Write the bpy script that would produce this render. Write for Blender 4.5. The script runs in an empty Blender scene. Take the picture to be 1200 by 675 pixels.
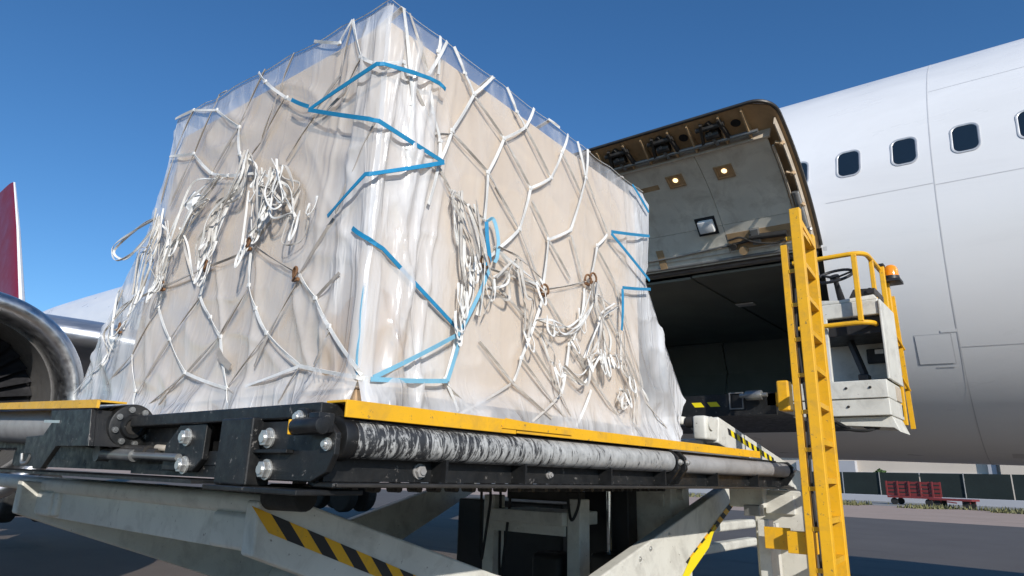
import bpy, bmesh, math, random
from mathutils import Vector, Matrix, Quaternion, noise as mnoise

scene = bpy.context.scene
COL = scene.collection
R = math.radians

# ------------------------------------------------------------------ camera
cam_data = bpy.data.cameras.new("camera")
cam_data.sensor_width = 36.0
cam_data.lens = 23.1
cam_data.clip_start = 0.05
cam_data.clip_end = 3000.0
cam = bpy.data.objects.new("camera", cam_data)
COL.objects.link(cam)
CR = Vector((0.62802945, -0.77772341, 0.02693131))
CU = Vector((-0.22821624, -0.15098314, 0.96183233))
CF = Vector((0.74397335, 0.6102052, 0.27231097))
cam.matrix_world = Matrix(((CR.x, CU.x, -CF.x, 0.0), (CR.y, CU.y, -CF.y, 0.0), (CR.z, CU.z, -CF.z, 1.8), (0, 0, 0, 1)))
scene.camera = cam

# ------------------------------------------------------------------ sky and sun
SUN = Vector((-1.3, -1.85, 1.0)).normalized()
world = bpy.data.worlds.new("World")
scene.world = world
world.use_nodes = True
wn, wl = world.node_tree.nodes, world.node_tree.links
wn.clear()
sky = wn.new("ShaderNodeTexSky")
sky.sky_type = 'NISHITA'
sky.sun_disc = False
sky.sun_elevation = math.asin(SUN.z)
sky.sun_rotation = math.atan2(SUN.x, SUN.y)
sky.altitude = 0.0
sky.air_density = 1.0
sky.dust_density = 0.0
sky.ozone_density = 5.5
bg = wn.new("ShaderNodeBackground")
bg.inputs["Strength"].default_value = 0.135
wo = wn.new("ShaderNodeOutputWorld")
hsv = wn.new("ShaderNodeHueSaturation")
hsv.inputs["Saturation"].default_value = 1.12
wl.new(sky.outputs[0], hsv.inputs["Color"])
wl.new(hsv.outputs[0], bg.inputs[0])
wl.new(bg.outputs[0], wo.inputs[0])

sun_data = bpy.data.lights.new("sun", 'SUN')
sun_data.energy = 4.6
sun_data.angle = R(0.53)
sun_data.color = (1.0, 0.955, 0.89)
sun = bpy.data.objects.new("sun", sun_data)
COL.objects.link(sun)
sun.rotation_euler = (-SUN).to_track_quat('-Z', 'Y').to_euler()
sun.location = SUN * 60

scene.view_settings.view_transform = 'Standard'
scene.view_settings.look = 'None'
scene.view_settings.exposure = 0.0
scene.view_settings.gamma = 1.0
scene.view_settings.use_curve_mapping = False
scene.render.engine = 'CYCLES'
scene.cycles.max_bounces = 10
scene.cycles.transparent_max_bounces = 16

# ------------------------------------------------------------------ helpers
FRAME = {}          # object -> its origin in the unrotated frame of its thing

def V(*a):
    return Vector(a)

def thing(name, label, cat, loc, group=None):
    o = bpy.data.objects.new(name, None)
    o.empty_display_size = 0.2
    COL.objects.link(o)
    o.location = loc
    o["label"] = label
    o["category"] = cat
    if group:
        o["group"] = group
    FRAME[o] = Vector(loc)
    return o

def tag(o, label, cat, group=None):
    o["label"] = label
    o["category"] = cat
    if group:
        o["group"] = group
    return o

def mk(name, vf, mat, parent=None, smooth=False, label=None, sharp=35, mids=None):
    """one mesh object from (verts, faces); origin at the bottom centre of its bounds"""
    vs, fs = vf
    vs = [Vector(v) for v in vs]
    lo = Vector((min(v.x for v in vs), min(v.y for v in vs), min(v.z for v in vs)))
    hi = Vector((max(v.x for v in vs), max(v.y for v in vs), max(v.z for v in vs)))
    c = (lo + hi) / 2
    c.z = lo.z
    me = bpy.data.meshes.new(name)
    me.from_pydata([v - c for v in vs], [], fs)
    mats = mat if isinstance(mat, (list, tuple)) else [mat]
    for m in mats:
        me.materials.append(m)
    if mids:
        me.polygons.foreach_set("material_index", mids)
    if smooth:
        me.polygons.foreach_set("use_smooth", [True] * len(me.polygons))
        me.update()
        if sharp:
            me.set_sharp_from_angle(angle=R(sharp))
    me.update()
    o = bpy.data.objects.new(name, me)
    COL.objects.link(o)
    FRAME[o] = c
    if parent is not None:
        o.parent = parent
        o.location = c - FRAME[parent]
    else:
        o.location = c
    if label:
        o["label"] = label
    return o

def struct(o, kind="structure"):
    o["kind"] = kind
    return o

def merge(*parts):
    vs, fs = [], []
    for p in parts:
        n = len(vs)
        vs += [Vector(v) for v in p[0]]
        fs += [tuple(i + n for i in f) for f in p[1]]
    return vs, fs

def xf(vf, M):
    return [M @ Vector(v) for v in vf[0]], vf[1]

def move(vf, d):
    d = Vector(d)
    return [Vector(v) + d for v in vf[0]], vf[1]

def bm_vf(bm):
    bm.verts.index_update()
    out = [v.co.copy() for v in bm.verts], [tuple(v.index for v in f.verts) for f in bm.faces]
    bm.free()
    return out

def bevel(vf, w, seg=2, angle=30):
    bm = bmesh.new()
    vv = [bm.verts.new(v) for v in vf[0]]
    for f in vf[1]:
        try:
            bm.faces.new([vv[i] for i in f])
        except ValueError:
            pass
    bmesh.ops.recalc_face_normals(bm, faces=bm.faces[:])
    es = [e for e in bm.edges if len(e.link_faces) == 2 and e.calc_face_angle(0) > R(angle)]
    bmesh.ops.bevel(bm, geom=es, offset=w, segments=seg, affect='EDGES', profile=0.5, clamp_overlap=True)
    return bm_vf(bm)

def box(x0, x1, y0, y1, z0, z1, bev=0.0, seg=2):
    vs = [(x, y, z) for x in (x0, x1) for y in (y0, y1) for z in (z0, z1)]
    fs = [(0, 1, 3, 2), (4, 6, 7, 5), (0, 4, 5, 1), (2, 3, 7, 6), (0, 2, 6, 4), (1, 5, 7, 3)]
    vf = ([Vector(v) for v in vs], fs)
    return bevel(vf, bev, seg) if bev else vf

def basis(d):
    d = Vector(d).normalized()
    a = Vector((0, 0, 1)) if abs(d.z) < 0.9 else Vector((1, 0, 0))
    u = d.cross(a).normalized()
    w = u.cross(d).normalized()
    return d, u, w

def beam(p0, p1, w, h, bev=0.0, up=None):
    """rectangular bar from p0 to p1, w sideways, h along 'up'"""
    p0, p1 = Vector(p0), Vector(p1)
    d = (p1 - p0).normalized()
    up = Vector(up) if up else (Vector((0, 0, 1)) if abs(d.z) < 0.95 else Vector((1, 0, 0)))
    s = d.cross(up).normalized()
    u = s.cross(d).normalized()
    vs = []
    for p in (p0, p1):
        for a, b in ((-1, -1), (1, -1), (1, 1), (-1, 1)):
            vs.append(p + s * (a * w / 2) + u * (b * h / 2))
    vf = (vs, [(3, 2, 1, 0), (4, 5, 6, 7), (0, 1, 5, 4), (1, 2, 6, 5), (2, 3, 7, 6), (3, 0, 4, 7)])
    return bevel(vf, bev) if bev else vf

def cyl(p0, p1, r, n=20, r2=None, bev=0.0):
    p0, p1 = Vector(p0), Vector(p1)
    d, u, w = basis(p1 - p0)
    r2 = r if r2 is None else r2
    vs = []
    for p, rr in ((p0, r), (p1, r2)):
        for i in range(n):
            a = 2 * math.pi * i / n
            vs.append(p + (u * math.cos(a) + w * math.sin(a)) * rr)
    fs = [(i, (i + 1) % n, n + (i + 1) % n, n + i) for i in range(n)]
    fs += [tuple(range(n - 1, -1, -1)), tuple(range(n, 2 * n))]
    vf = (vs, fs)
    return bevel(vf, bev, 2, 50) if bev else vf

def fillet(pts, r, k=5):
    pts = [Vector(p) for p in pts]
    out = [pts[0]]
    for i in range(1, len(pts) - 1):
        a, b, c = pts[i - 1], pts[i], pts[i + 1]
        d1, d2 = (a - b), (c - b)
        rr = min(r, d1.length * 0.49, d2.length * 0.49)
        s, e = b + d1.normalized() * rr, b + d2.normalized() * rr
        for j in range(k + 1):
            t = j / k
            out.append(s * (1 - t) ** 2 + b * 2 * t * (1 - t) + e * t * t)
    out.append(pts[-1])
    return out

def tube(pts, r, n=10, rnd=0.0):
    pts = [Vector(p) for p in pts]
    if rnd:
        pts = fillet(pts, rnd)
    d, u, w = basis(pts[1] - pts[0])
    vs, fs = [], []
    for i, p in enumerate(pts):
        if i == 0:
            t = pts[1] - pts[0]
        elif i == len(pts) - 1:
            t = pts[-1] - pts[-2]
        else:
            t = (pts[i + 1] - pts[i]).normalized() + (pts[i] - pts[i - 1]).normalized()
        t.normalize()
        u = (u - t * u.dot(t)).normalized()
        w = t.cross(u)
        for k in range(n):
            a = 2 * math.pi * k / n
            vs.append(p + (u * math.cos(a) + w * math.sin(a)) * r)
    for i in range(len(pts) - 1):
        for k in range(n):
            fs.append((i * n + k, i * n + (k + 1) % n, (i + 1) * n + (k + 1) % n, (i + 1) * n + k))
    fs.append(tuple(range(n - 1, -1, -1)))
    fs.append(tuple(range((len(pts) - 1) * n, len(pts) * n)))
    return vs, fs

def prism(poly, axis, lo, hi, bev=0.0):
    """polygon extruded along an axis. axis 'x': poly=(y,z); 'y': (x,z); 'z': (x,y)"""
    def p3(a, b, t):
        return {'x': (t, a, b), 'y': (a, t, b), 'z': (a, b, t)}[axis]
    n = len(poly)
    vs = [Vector(p3(a, b, lo)) for a, b in poly] + [Vector(p3(a, b, hi)) for a, b in poly]
    fs = [tuple(range(n - 1, -1, -1)), tuple(range(n, 2 * n))]
    fs += [(i, (i + 1) % n, n + (i + 1) % n, n + i) for i in range(n)]
    bm = bmesh.new()
    vv = [bm.verts.new(v) for v in vs]
    for f in fs:
        bm.faces.new([vv[i] for i in f])
    bmesh.ops.recalc_face_normals(bm, faces=bm.faces[:])
    vf = bm_vf(bm)
    return bevel(vf, bev) if bev else vf

def revolve(prof, o, axis='y', n=48, arc=None, closed=False):
    """prof: list of (along, radius); o: origin of the axis"""
    vs, fs = [], []
    m = len(prof)
    for k in range(n):
        a = 2 * math.pi * k / n
        ca, sa = math.cos(a), math.sin(a)
        for t, r in prof:
            if axis == 'y':
                vs.append(Vector((o[0] + r * ca, o[1] + t, o[2] + r * sa)))
            elif axis == 'x':
                vs.append(Vector((o[0] + t, o[1] + r * ca, o[2] + r * sa)))
            else:
                vs.append(Vector((o[0] + r * ca, o[1] + r * sa, o[2] + t)))
    for k in range(n):
        k2 = (k + 1) % n
        for i in range(m - 1):
            fs.append((k * m + i, k2 * m + i, k2 * m + i + 1, k * m + i + 1))
    return vs, fs

def hexbolt(p, d, r=0.026, h=0.03):
    """washer and hex head standing on p along d"""
    p, d = Vector(p), Vector(d).normalized()
    return merge(cyl(p, p + d * 0.006, r * 1.18, 20), cyl(p + d * 0.006, p + d * h, r, 6, bev=0.002),
                 cyl(p + d * h, p + d * (h + 0.006), r * 0.55, 12))

def stripes(p0, p1, side, n, slant):
    """slanted hazard stripes between p0 and p1; side = vector across the strip. returns vf and material ids"""
    p0, p1, side = Vector(p0), Vector(p1), Vector(side)
    d = p1 - p0
    vs, fs, ids = [], [], []
    for i in range(n):
        a, b = i / n, (i + 1) / n
        k = len(vs)
        vs += [p0 + d * a, p0 + d * b, p0 + d * (b + slant / n) + side, p0 + d * (a + slant / n) + side]
        fs.append((k, k + 1, k + 2, k + 3))
        ids.append(i % 2)
    return (vs, fs), ids

def lerp(a, b, t):
    return a + (b - a) * t

def smooth(a, b, x):
    t = max(0.0, min(1.0, (x - a) / (b - a)))
    return t * t * (3 - 2 * t)

def interp(x, tab):
    if x <= tab[0][0]:
        return tab[0][1]
    for (a, va), (b, vb) in zip(tab, tab[1:]):
        if x <= b:
            t = (x - a) / (b - a)
            return va + (vb - va) * t
    return tab[-1][1]

# ------------------------------------------------------------------ materials
def nodes_of(name):
    m = bpy.data.materials.new(name)
    m.use_nodes = True
    nt = m.node_tree
    nt.nodes.clear()
    out = nt.nodes.new("ShaderNodeOutputMaterial")
    return m, nt, out

def N(nt, kind, **kw):
    n = nt.nodes.new(kind)
    for k, v in kw.items():
        if k.startswith("i_"):
            key = k[2:]
            n.inputs[int(key) if key.isdigit() else key.replace("_", " ")].default_value = v
        else:
            setattr(n, k, v)
    return n

def coords(nt, scale=(1, 1, 1), rot=(0, 0, 0), src="Object"):
    tc = N(nt, "ShaderNodeTexCoord")
    mp = N(nt, "ShaderNodeMapping")
    mp.inputs["Scale"].default_value = scale
    mp.inputs["Rotation"].default_value = rot
    nt.links.new(tc.outputs[src], mp.inputs[0])
    return mp.outputs[0]

def noise_tex(nt, vec, scale, detail=4, rough=0.55, dist=0.0):
    t = N(nt, "ShaderNodeTexNoise")
    t.inputs["Scale"].default_value = scale
    t.inputs["Detail"].default_value = detail
    t.inputs["Roughness"].default_value = rough
    t.inputs["Distortion"].default_value = dist
    nt.links.new(vec, t.inputs["Vector"])
    return t.outputs["Fac"]

def ramp(nt, fac, stops):
    r = N(nt, "ShaderNodeValToRGB")
    el = r.color_ramp.elements
    while len(el) < len(stops):
        el.new(0.5)
    for e, (p, c) in zip(el, stops):
        e.position = p
        e.color = c if len(c) == 4 else (*c, 1)
    nt.links.new(fac, r.inputs[0])
    return r.outputs[0]

def g(v):
    return (v, v, v, 1)

def mixc(nt, fac, a, b):
    m = N(nt, "ShaderNodeMix", data_type='RGBA')
    if isinstance(fac, (int, float)):
        m.inputs[0].default_value = fac
    else:
        nt.links.new(fac, m.inputs[0])
    for sock, v in ((6, a), (7, b)):
        if isinstance(v, tuple):
            m.inputs[sock].default_value = v if len(v) == 4 else (*v, 1)
        else:
            nt.links.new(v, m.inputs[sock])
    return m.outputs[2]

def paint(name, col, rough=0.5, metal=0.0, var=0.12, scale=3.0, dirt=0.0, dirtcol=(0.10, 0.08, 0.06), dscale=5.0,
          chips=0.0, chipcol=(0.3, 0.28, 0.26), bump=0.0, bscale=60.0, stretch=(1, 1, 1), coat=0.0, spec=0.5):
    m, nt, out = nodes_of(name)
    b = N(nt, "ShaderNodeBsdfPrincipled")
    vec = coords(nt, stretch)
    n1 = noise_tex(nt, vec, scale, 5, 0.6)
    c = ramp(nt, n1, [(0.3, tuple(x * (1 - var) for x in col)), (0.7, tuple(min(1, x * (1 + var)) for x in col))])
    if dirt:
        n2 = noise_tex(nt, vec, dscale, 8, 0.7, 0.6)
        f = ramp(nt, n2, [(0.48, g(0)), (0.75, g(dirt))])
        c = mixc(nt, f, c, dirtcol)
    if chips:
        n3 = noise_tex(nt, vec, 28, 6, 0.75, 0.3)
        f = ramp(nt, n3, [(0.66 - chips * 0.1, g(0)), (0.68 - chips * 0.1, g(1))])
        c = mixc(nt, f, c, chipcol)
    nt.links.new(c, b.inputs["Base Color"])
    nr = noise_tex(nt, vec, scale * 4, 4, 0.6)
    rr = ramp(nt, nr, [(0.3, g(max(0.03, rough - 0.1))), (0.7, g(min(1, rough + 0.12)))])
    nt.links.new(rr, b.inputs["Roughness"])
    b.inputs["Metallic"].default_value = metal
    b.inputs["Specular IOR Level"].default_value = spec
    if coat:
        b.inputs["Coat Weight"].default_value = coat
        b.inputs["Coat Roughness"].default_value = 0.12
    if bump:
        nb = noise_tex(nt, vec, bscale, 4, 0.6)
        bp = N(nt, "ShaderNodeBump")
        bp.inputs["Strength"].default_value = bump
        bp.inputs["Distance"].default_value = 0.01
        nt.links.new(nb, bp.inputs["Height"])
        nt.links.new(bp.outputs[0], b.inputs["Normal"])
    nt.links.new(b.outputs[0], out.inputs[0])
    return m

def emit(name, col, s):
    m, nt, out = nodes_of(name)
    e = N(nt, "ShaderNodeEmission")
    e.inputs[0].default_value = (*col, 1)
    e.inputs[1].default_value = s
    nt.links.new(e.outputs[0], out.inputs[0])
    return m

M = {}
M['white'] = paint("aircraft_white", (0.76, 0.76, 0.76), 0.34, var=0.025, scale=0.8, dirt=0.22, dirtcol=(0.5, 0.5, 0.5), dscale=1.3, coat=0.15, stretch=(1, 0.35, 1))
M['loader_white'] = paint("loader_white", (0.64, 0.625, 0.56), 0.45, var=0.08, scale=4, dirt=0.5, dirtcol=(0.24, 0.22, 0.19), dscale=6, chips=0.1, chipcol=(0.2, 0.17, 0.14), bump=0.04)
M['black'] = paint("black_steel", (0.009, 0.0095, 0.010), 0.46, var=0.3, scale=6, dirt=0.35, dirtcol=(0.05, 0.045, 0.04), dscale=7, chips=0.35, chipcol=(0.13, 0.12, 0.11), bump=0.08)
M['rubber'] = paint("black_rubber", (0.02, 0.02, 0.02), 0.8, var=0.2, scale=8)
M['yellow'] = paint("yellow_paint", (0.80, 0.42, 0.012), 0.42, var=0.06, scale=3, dirt=0.5, dirtcol=(0.36, 0.22, 0.06), dscale=9, chips=0.3, chipcol=(0.25, 0.16, 0.06), bump=0.03)
M['yellow_worn'] = paint("worn_yellow_paint", (0.72, 0.40, 0.03), 0.5, var=0.15, scale=7, dirt=0.6, dirtcol=(0.33, 0.2, 0.07), dscale=14, chips=0.4, chipcol=(0.12, 0.09, 0.06), bump=0.06)
M['zinc'] = paint("zinc_bolt", (0.62, 0.62, 0.60), 0.38, metal=0.75, var=0.15, scale=30)
M['chrome'] = paint("chrome_rod", (0.7, 0.7, 0.7), 0.15, metal=1.0, var=0.05)
M['rust'] = paint("rusty_hook", (0.20, 0.10, 0.045), 0.7, metal=0.3, var=0.4, scale=40)
M['grey_roller'] = paint("grey_roller", (0.30, 0.29, 0.28), 0.5, var=0.15, scale=5, dirt=0.5, dirtcol=(0.12, 0.11, 0.1), dscale=9)
M['wood'] = paint("bare_wood", (0.46, 0.31, 0.18), 0.75, var=0.2, scale=6, stretch=(1, 8, 8), bump=0.1)
M['alu'] = paint("aluminium_sheet", (0.55, 0.55, 0.55), 0.4, metal=0.8, var=0.1, scale=5)
M['lip'] = paint("polished_lip", (0.58, 0.57, 0.56), 0.36, metal=1.0, var=0.06, scale=3)
M['slat'] = paint("bare_slat", (0.55, 0.56, 0.58), 0.42, metal=0.9, var=0.06, scale=2, stretch=(0.4, 1, 3))
M['duct'] = paint("duct_grey", (0.13, 0.125, 0.12), 0.45, metal=0.3, var=0.08)
M['fan'] = paint("fan_blade", (0.05, 0.05, 0.055), 0.35, metal=0.6, var=0.15)
M['wing'] = paint("wing_grey", (0.42, 0.43, 0.45), 0.4, var=0.06, scale=2)
M['red_fin'] = paint("dark_red_fin", (0.17, 0.010, 0.030), 0.5, var=0.03, scale=0.2)
M['seam'] = paint("panel_seam", (0.56, 0.56, 0.57), 0.6, var=0.1)
M['glass'] = paint("window_glass", (0.012, 0.022, 0.035), 0.08, var=0.1, spec=0.6)
M['wframe'] = paint("window_frame", (0.60, 0.60, 0.60), 0.35, metal=0.4, var=0.05)
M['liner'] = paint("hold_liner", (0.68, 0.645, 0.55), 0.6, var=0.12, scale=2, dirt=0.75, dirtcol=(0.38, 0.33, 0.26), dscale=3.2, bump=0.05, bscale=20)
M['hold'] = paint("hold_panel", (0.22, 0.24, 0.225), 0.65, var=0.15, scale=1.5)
M['primer'] = paint("door_primer", (0.42, 0.28, 0.15), 0.55, var=0.2, scale=4, dirt=0.6, dirtcol=(0.14, 0.09, 0.05), dscale=5)
M['primer_pale'] = paint("pale_primer", (0.52, 0.44, 0.34), 0.55, var=0.15, scale=6, dirt=0.5, dirtcol=(0.2, 0.14, 0.09), dscale=8)
M['dark_metal'] = paint("dark_metal", (0.06, 0.055, 0.05), 0.45, metal=0.5, var=0.2, scale=10)
M['steel'] = paint("grey_steel", (0.30, 0.30, 0.29), 0.4, metal=0.7, var=0.15, scale=8)
M['black_plastic'] = paint("black_plastic", (0.018, 0.018, 0.02), 0.5, var=0.1)
M['paper'] = paint("white_paper", (0.75, 0.75, 0.74), 0.7, var=0.03)
M['label_yellow'] = paint("yellow_label", (0.85, 0.68, 0.01), 0.5, var=0.05)
M['lamp'] = emit("lamp_glow", (1.0, 0.72, 0.36), 2.6)
M['amber'] = paint("amber_lens", (0.9, 0.28, 0.005), 0.15, var=0.1, coat=0.5)
M['red_cart'] = paint("red_cart", (0.20, 0.03, 0.03), 0.55, var=0.12, scale=2)
M['wall_cream'] = paint("cream_wall", (0.66, 0.57, 0.47), 0.8, var=0.04, scale=0.2)
M['wall_grey'] = paint("grey_wall", (0.45, 0.45, 0.47), 0.8, var=0.06, scale=0.2)
M['mesh_green'] = paint("green_mesh", (0.013, 0.022, 0.020), 0.8, var=0.25, scale=0.6)
M['post'] = paint("fence_post", (0.22, 0.22, 0.22), 0.6, var=0.1)
M['leaf'] = paint("bush_leaf", (0.055, 0.10, 0.025), 0.6, var=0.4, scale=2)
M['blue_cloth'] = paint("blue_cloth", (0.02, 0.09, 0.42), 0.8, var=0.2, scale=8)
M['hivis'] = paint("hivis_cloth", (0.55, 0.75, 0.05), 0.8, var=0.1)

def webbing(name, col, var=0.12, transl=0.25):
    m, nt, out = nodes_of(name)
    vec = coords(nt)
    n1 = noise_tex(nt, vec, 18, 5, 0.65)
    c = ramp(nt, n1, [(0.3, tuple(x * (1 - var) for x in col)), (0.7, tuple(min(1, x * (1 + var)) for x in col))])
    n2 = noise_tex(nt, vec, 6, 6, 0.7)
    f = ramp(nt, n2, [(0.5, g(0)), (0.8, g(0.5))])
    c = mixc(nt, f, c, tuple(x * 0.55 for x in col))
    b = N(nt, "ShaderNodeBsdfPrincipled")
    b.inputs["Roughness"].default_value = 0.55
    nt.links.new(c, b.inputs["Base Color"])
    nb = noise_tex(nt, vec, 260, 2, 0.5)
    bp = N(nt, "ShaderNodeBump")
    bp.inputs["Strength"].default_value = 0.25
    bp.inputs["Distance"].default_value = 0.003
    nt.links.new(nb, bp.inputs["Height"])
    nt.links.new(bp.outputs[0], b.inputs["Normal"])
    nt.links.new(b.outputs[0], out.inputs[0])
    return m

M['strap_white'] = webbing("white_webbing", (0.70, 0.69, 0.66))
M['strap_grey'] = webbing("grey_webbing", (0.36, 0.33, 0.30))
M['strap_dirty'] = webbing("dirty_webbing", (0.48, 0.45, 0.41), 0.2)
M['strap_blue'] = webbing("blue_webbing", (0.012, 0.22, 0.42), 0.1)
M['strap_pale_blue'] = webbing("pale_blue_webbing", (0.20, 0.46, 0.62), 0.08)

def cardboard():
    m, nt, out = nodes_of("cardboard")
    vec = coords(nt)
    n1 = noise_tex(nt, vec, 1.4, 5, 0.55)
    c = ramp(nt, n1, [(0.3, (0.63, 0.51, 0.385)), (0.7, (0.71, 0.585, 0.455))])
    vv = coords(nt, (18, 18, 1.2))
    n2 = noise_tex(nt, vv, 3.0, 4, 0.6)
    f = ramp(nt, n2, [(0.4, g(0)), (0.7, g(0.25))])
    c = mixc(nt, f, c, (0.56, 0.44, 0.32))
    b = N(nt, "ShaderNodeBsdfPrincipled")
    b.inputs["Roughness"].default_value = 0.8
    nt.links.new(c, b.inputs["Base Color"])
    bp = N(nt, "ShaderNodeBump")
    bp.inputs["Strength"].default_value = 0.2
    bp.inputs["Distance"].default_value = 0.02
    nt.links.new(n1, bp.inputs["Height"])
    nt.links.new(bp.outputs[0], b.inputs["Normal"])
    nt.links.new(b.outputs[0], out.inputs[0])
    return m
M['card'] = cardboard()
M['card_torn'] = paint("torn_cardboard", (0.52, 0.34, 0.17), 0.85, var=0.18, scale=9, bump=0.15)

def film():
    m, nt, out = nodes_of("plastic_film")
    L = nt.links.new
    vec = coords(nt)
    at = N(nt, "ShaderNodeAttribute", attribute_name="layers")
    def math_(op, a, b, clamp=False, c=None):
        n = N(nt, "ShaderNodeMath", operation=op, use_clamp=clamp)
        for i, v in enumerate((a, b, c)):
            if v is None:
                continue
            if isinstance(v, (int, float)):
                n.inputs[i].default_value = v
            else:
                L(v, n.inputs[i])
        return n.outputs[0]
    def crease(scale, rot, s, d, w=0.07):
        v = coords(nt, scale, rot)
        n = noise_tex(nt, v, s, 3, 0.5, d)
        return ramp(nt, n, [(0.5 - w, g(0)), (0.5, g(1)), (0.5 + w, g(0))])
    c1 = crease((6, 6, 0.8), (0, 0, 0), 1.6, 0.5)
    c2 = crease((3.4, 3.4, 0.9), (R(35), R(-28), 0), 1.3, 0.7, 0.05)
    c3 = noise_tex(nt, vec, 3.2, 1.5, 0.45, 0.35)
    lay = math_('MULTIPLY', math_('SUBTRACT', at.outputs["Fac"], 0.42), 2.8, True)
    lay = math_('MAXIMUM', lay, 0.0)
    h = math_('MULTIPLY_ADD', math_('MULTIPLY', c1, lay), 0.55, c=c3)
    h = math_('MULTIPLY_ADD', c2, 0.16, c=h)
    bp = N(nt, "ShaderNodeBump")
    bp.inputs["Strength"].default_value = 0.42
    bp.inputs["Distance"].default_value = 0.02
    L(h, bp.inputs["Height"])
    # milkiness: number of film layers times a soft patchiness, a little more along creases
    n4 = noise_tex(nt, coords(nt, (2.0, 2.0, 1.0)), 1.5, 5, 0.55, 0.7)
    f4 = ramp(nt, n4, [(0.35, g(0.62)), (0.7, g(1.3))])
    milk = math_('MULTIPLY', at.outputs["Fac"], f4)
    milk = math_('MULTIPLY_ADD', math_('MULTIPLY', c1, lay), 0.16, c=milk)
    milk = math_('MULTIPLY_ADD', c2, 0.05, c=milk)
    milk = math_('MINIMUM', milk, 0.85)
    tr = N(nt, "ShaderNodeBsdfTransparent")
    tr.inputs[0].default_value = (0.975, 0.975, 0.975, 1)
    df = N(nt, "ShaderNodeBsdfDiffuse")
    df.inputs[0].default_value = (0.90, 0.90, 0.90, 1)
    L(bp.outputs[0], df.inputs["Normal"])
    tl = N(nt, "ShaderNodeBsdfTranslucent")
    tl.inputs[0].default_value = (0.90, 0.90, 0.90, 1)
    mx = N(nt, "ShaderNodeMixShader")
    mx.inputs[0].default_value = 0.3
    L(df.outputs[0], mx.inputs[1]); L(tl.outputs[0], mx.inputs[2])
    m1 = N(nt, "ShaderNodeMixShader")
    L(milk, m1.inputs[0]); L(tr.outputs[0], m1.inputs[1]); L(mx.outputs[0], m1.inputs[2])
    gl = N(nt, "ShaderNodeBsdfGlossy")
    gl.inputs["Roughness"].default_value = 0.2
    L(bp.outputs[0], gl.inputs["Normal"])
    lw = N(nt, "ShaderNodeLayerWeight")
    lw.inputs["Blend"].default_value = 0.5
    L(bp.outputs[0], lw.inputs["Normal"])
    refl = math_('MULTIPLY_ADD', math_('POWER', lw.outputs["Facing"], 4.0), 0.7, c=0.05)
    m2 = N(nt, "ShaderNodeMixShader")
    L(refl, m2.inputs[0]); L(m1.outputs[0], m2.inputs[1]); L(gl.outputs[0], m2.inputs[2])
    L(m2.outputs[0], out.inputs[0])
    return m
M['film'] = film()

def worn_roller():
    m, nt, out = nodes_of("worn_roller_paint")
    L = nt.links.new
    v1 = coords(nt, (11.0, 3.2, 3.2), (0, R(28), R(-20)))
    n1 = noise_tex(nt, v1, 4.2, 10, 0.78, 0.7)
    tc = N(nt, "ShaderNodeTexCoord")
    sx = N(nt, "ShaderNodeSeparateXYZ")
    L(tc.outputs["Object"], sx.inputs[0])
    mr = N(nt, "ShaderNodeMapRange", i_1=-1.1, i_2=0.2, i_3=-0.065, i_4=0.05)
    L(sx.outputs[0], mr.inputs[0])
    n0 = noise_tex(nt, coords(nt, (1, 1, 1)), 1.3, 2, 0.5)
    a0 = N(nt, "ShaderNodeMath", operation='MULTIPLY_ADD')
    L(n0, a0.inputs[0]); a0.inputs[1].default_value = 0.25; L(n1, a0.inputs[2])
    ad = N(nt, "ShaderNodeMath", operation='ADD')
    L(a0.outputs[0], ad.inputs[0]); L(mr.outputs[0], ad.inputs[1])
    f = ramp(nt, ad.outputs[0], [(0.565, g(0)), (0.60, g(0.6)), (0.65, g(1))])
    wv = noise_tex(nt, coords(nt), 22, 4, 0.6)
    wc = ramp(nt, wv, [(0.3, (0.30, 0.30, 0.29)), (0.7, (0.52, 0.52, 0.50))])
    c = mixc(nt, f, (0.028, 0.029, 0.031), wc)
    b = N(nt, "ShaderNodeBsdfPrincipled")
    b.inputs["Roughness"].default_value = 0.48
    L(c, b.inputs["Base Color"])
    bp = N(nt, "ShaderNodeBump")
    bp.inputs["Strength"].default_value = 0.25
    bp.inputs["Distance"].default_value = 0.004
    L(f, bp.inputs["Height"]); L(bp.outputs[0], b.inputs["Normal"])
    L(b.outputs[0], out.inputs[0])
    return m
M['worn'] = worn_roller()

def asphalt(name, c0, c1, scale=0.35):
    m, nt, out = nodes_of(name)
    L = nt.links.new
    vec = coords(nt)
    n1 = noise_tex(nt, vec, scale, 6, 0.6)
    c = ramp(nt, n1, [(0.3, c0), (0.7, c1)])
    n2 = noise_tex(nt, vec, 45, 3, 0.7)
    f = ramp(nt, n2, [(0.35, g(0)), (0.75, g(0.45))])
    c = mixc(nt, f, c, tuple(min(1, x * 1.9) for x in c1))
    n3 = noise_tex(nt, coords(nt, (1, 0.25, 1)), 0.9, 7, 0.7, 1.0)
    f3 = ramp(nt, n3, [(0.55, g(0)), (0.72, g(0.5))])
    c = mixc(nt, f3, c, tuple(x * 0.6 for x in c0))
    b = N(nt, "ShaderNodeBsdfPrincipled")
    b.inputs["Roughness"].default_value = 0.85
    L(c, b.inputs["Base Color"])
    bp = N(nt, "ShaderNodeBump")
    bp.inputs["Strength"].default_value = 0.4
    bp.inputs["Distance"].default_value = 0.01
    L(n2, bp.inputs["Height"]); L(bp.outputs[0], b.inputs["Normal"])
    L(b.outputs[0], out.inputs[0])
    return m
M['asphalt'] = asphalt("asphalt", (0.085, 0.066, 0.053), (0.125, 0.098, 0.08))
M['asphalt_dark'] = asphalt("dark_asphalt", (0.078, 0.064, 0.054), (0.105, 0.088, 0.074))
M['concrete'] = asphalt("pinkish_concrete", (0.33, 0.235, 0.175), (0.40, 0.29, 0.22))
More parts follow.
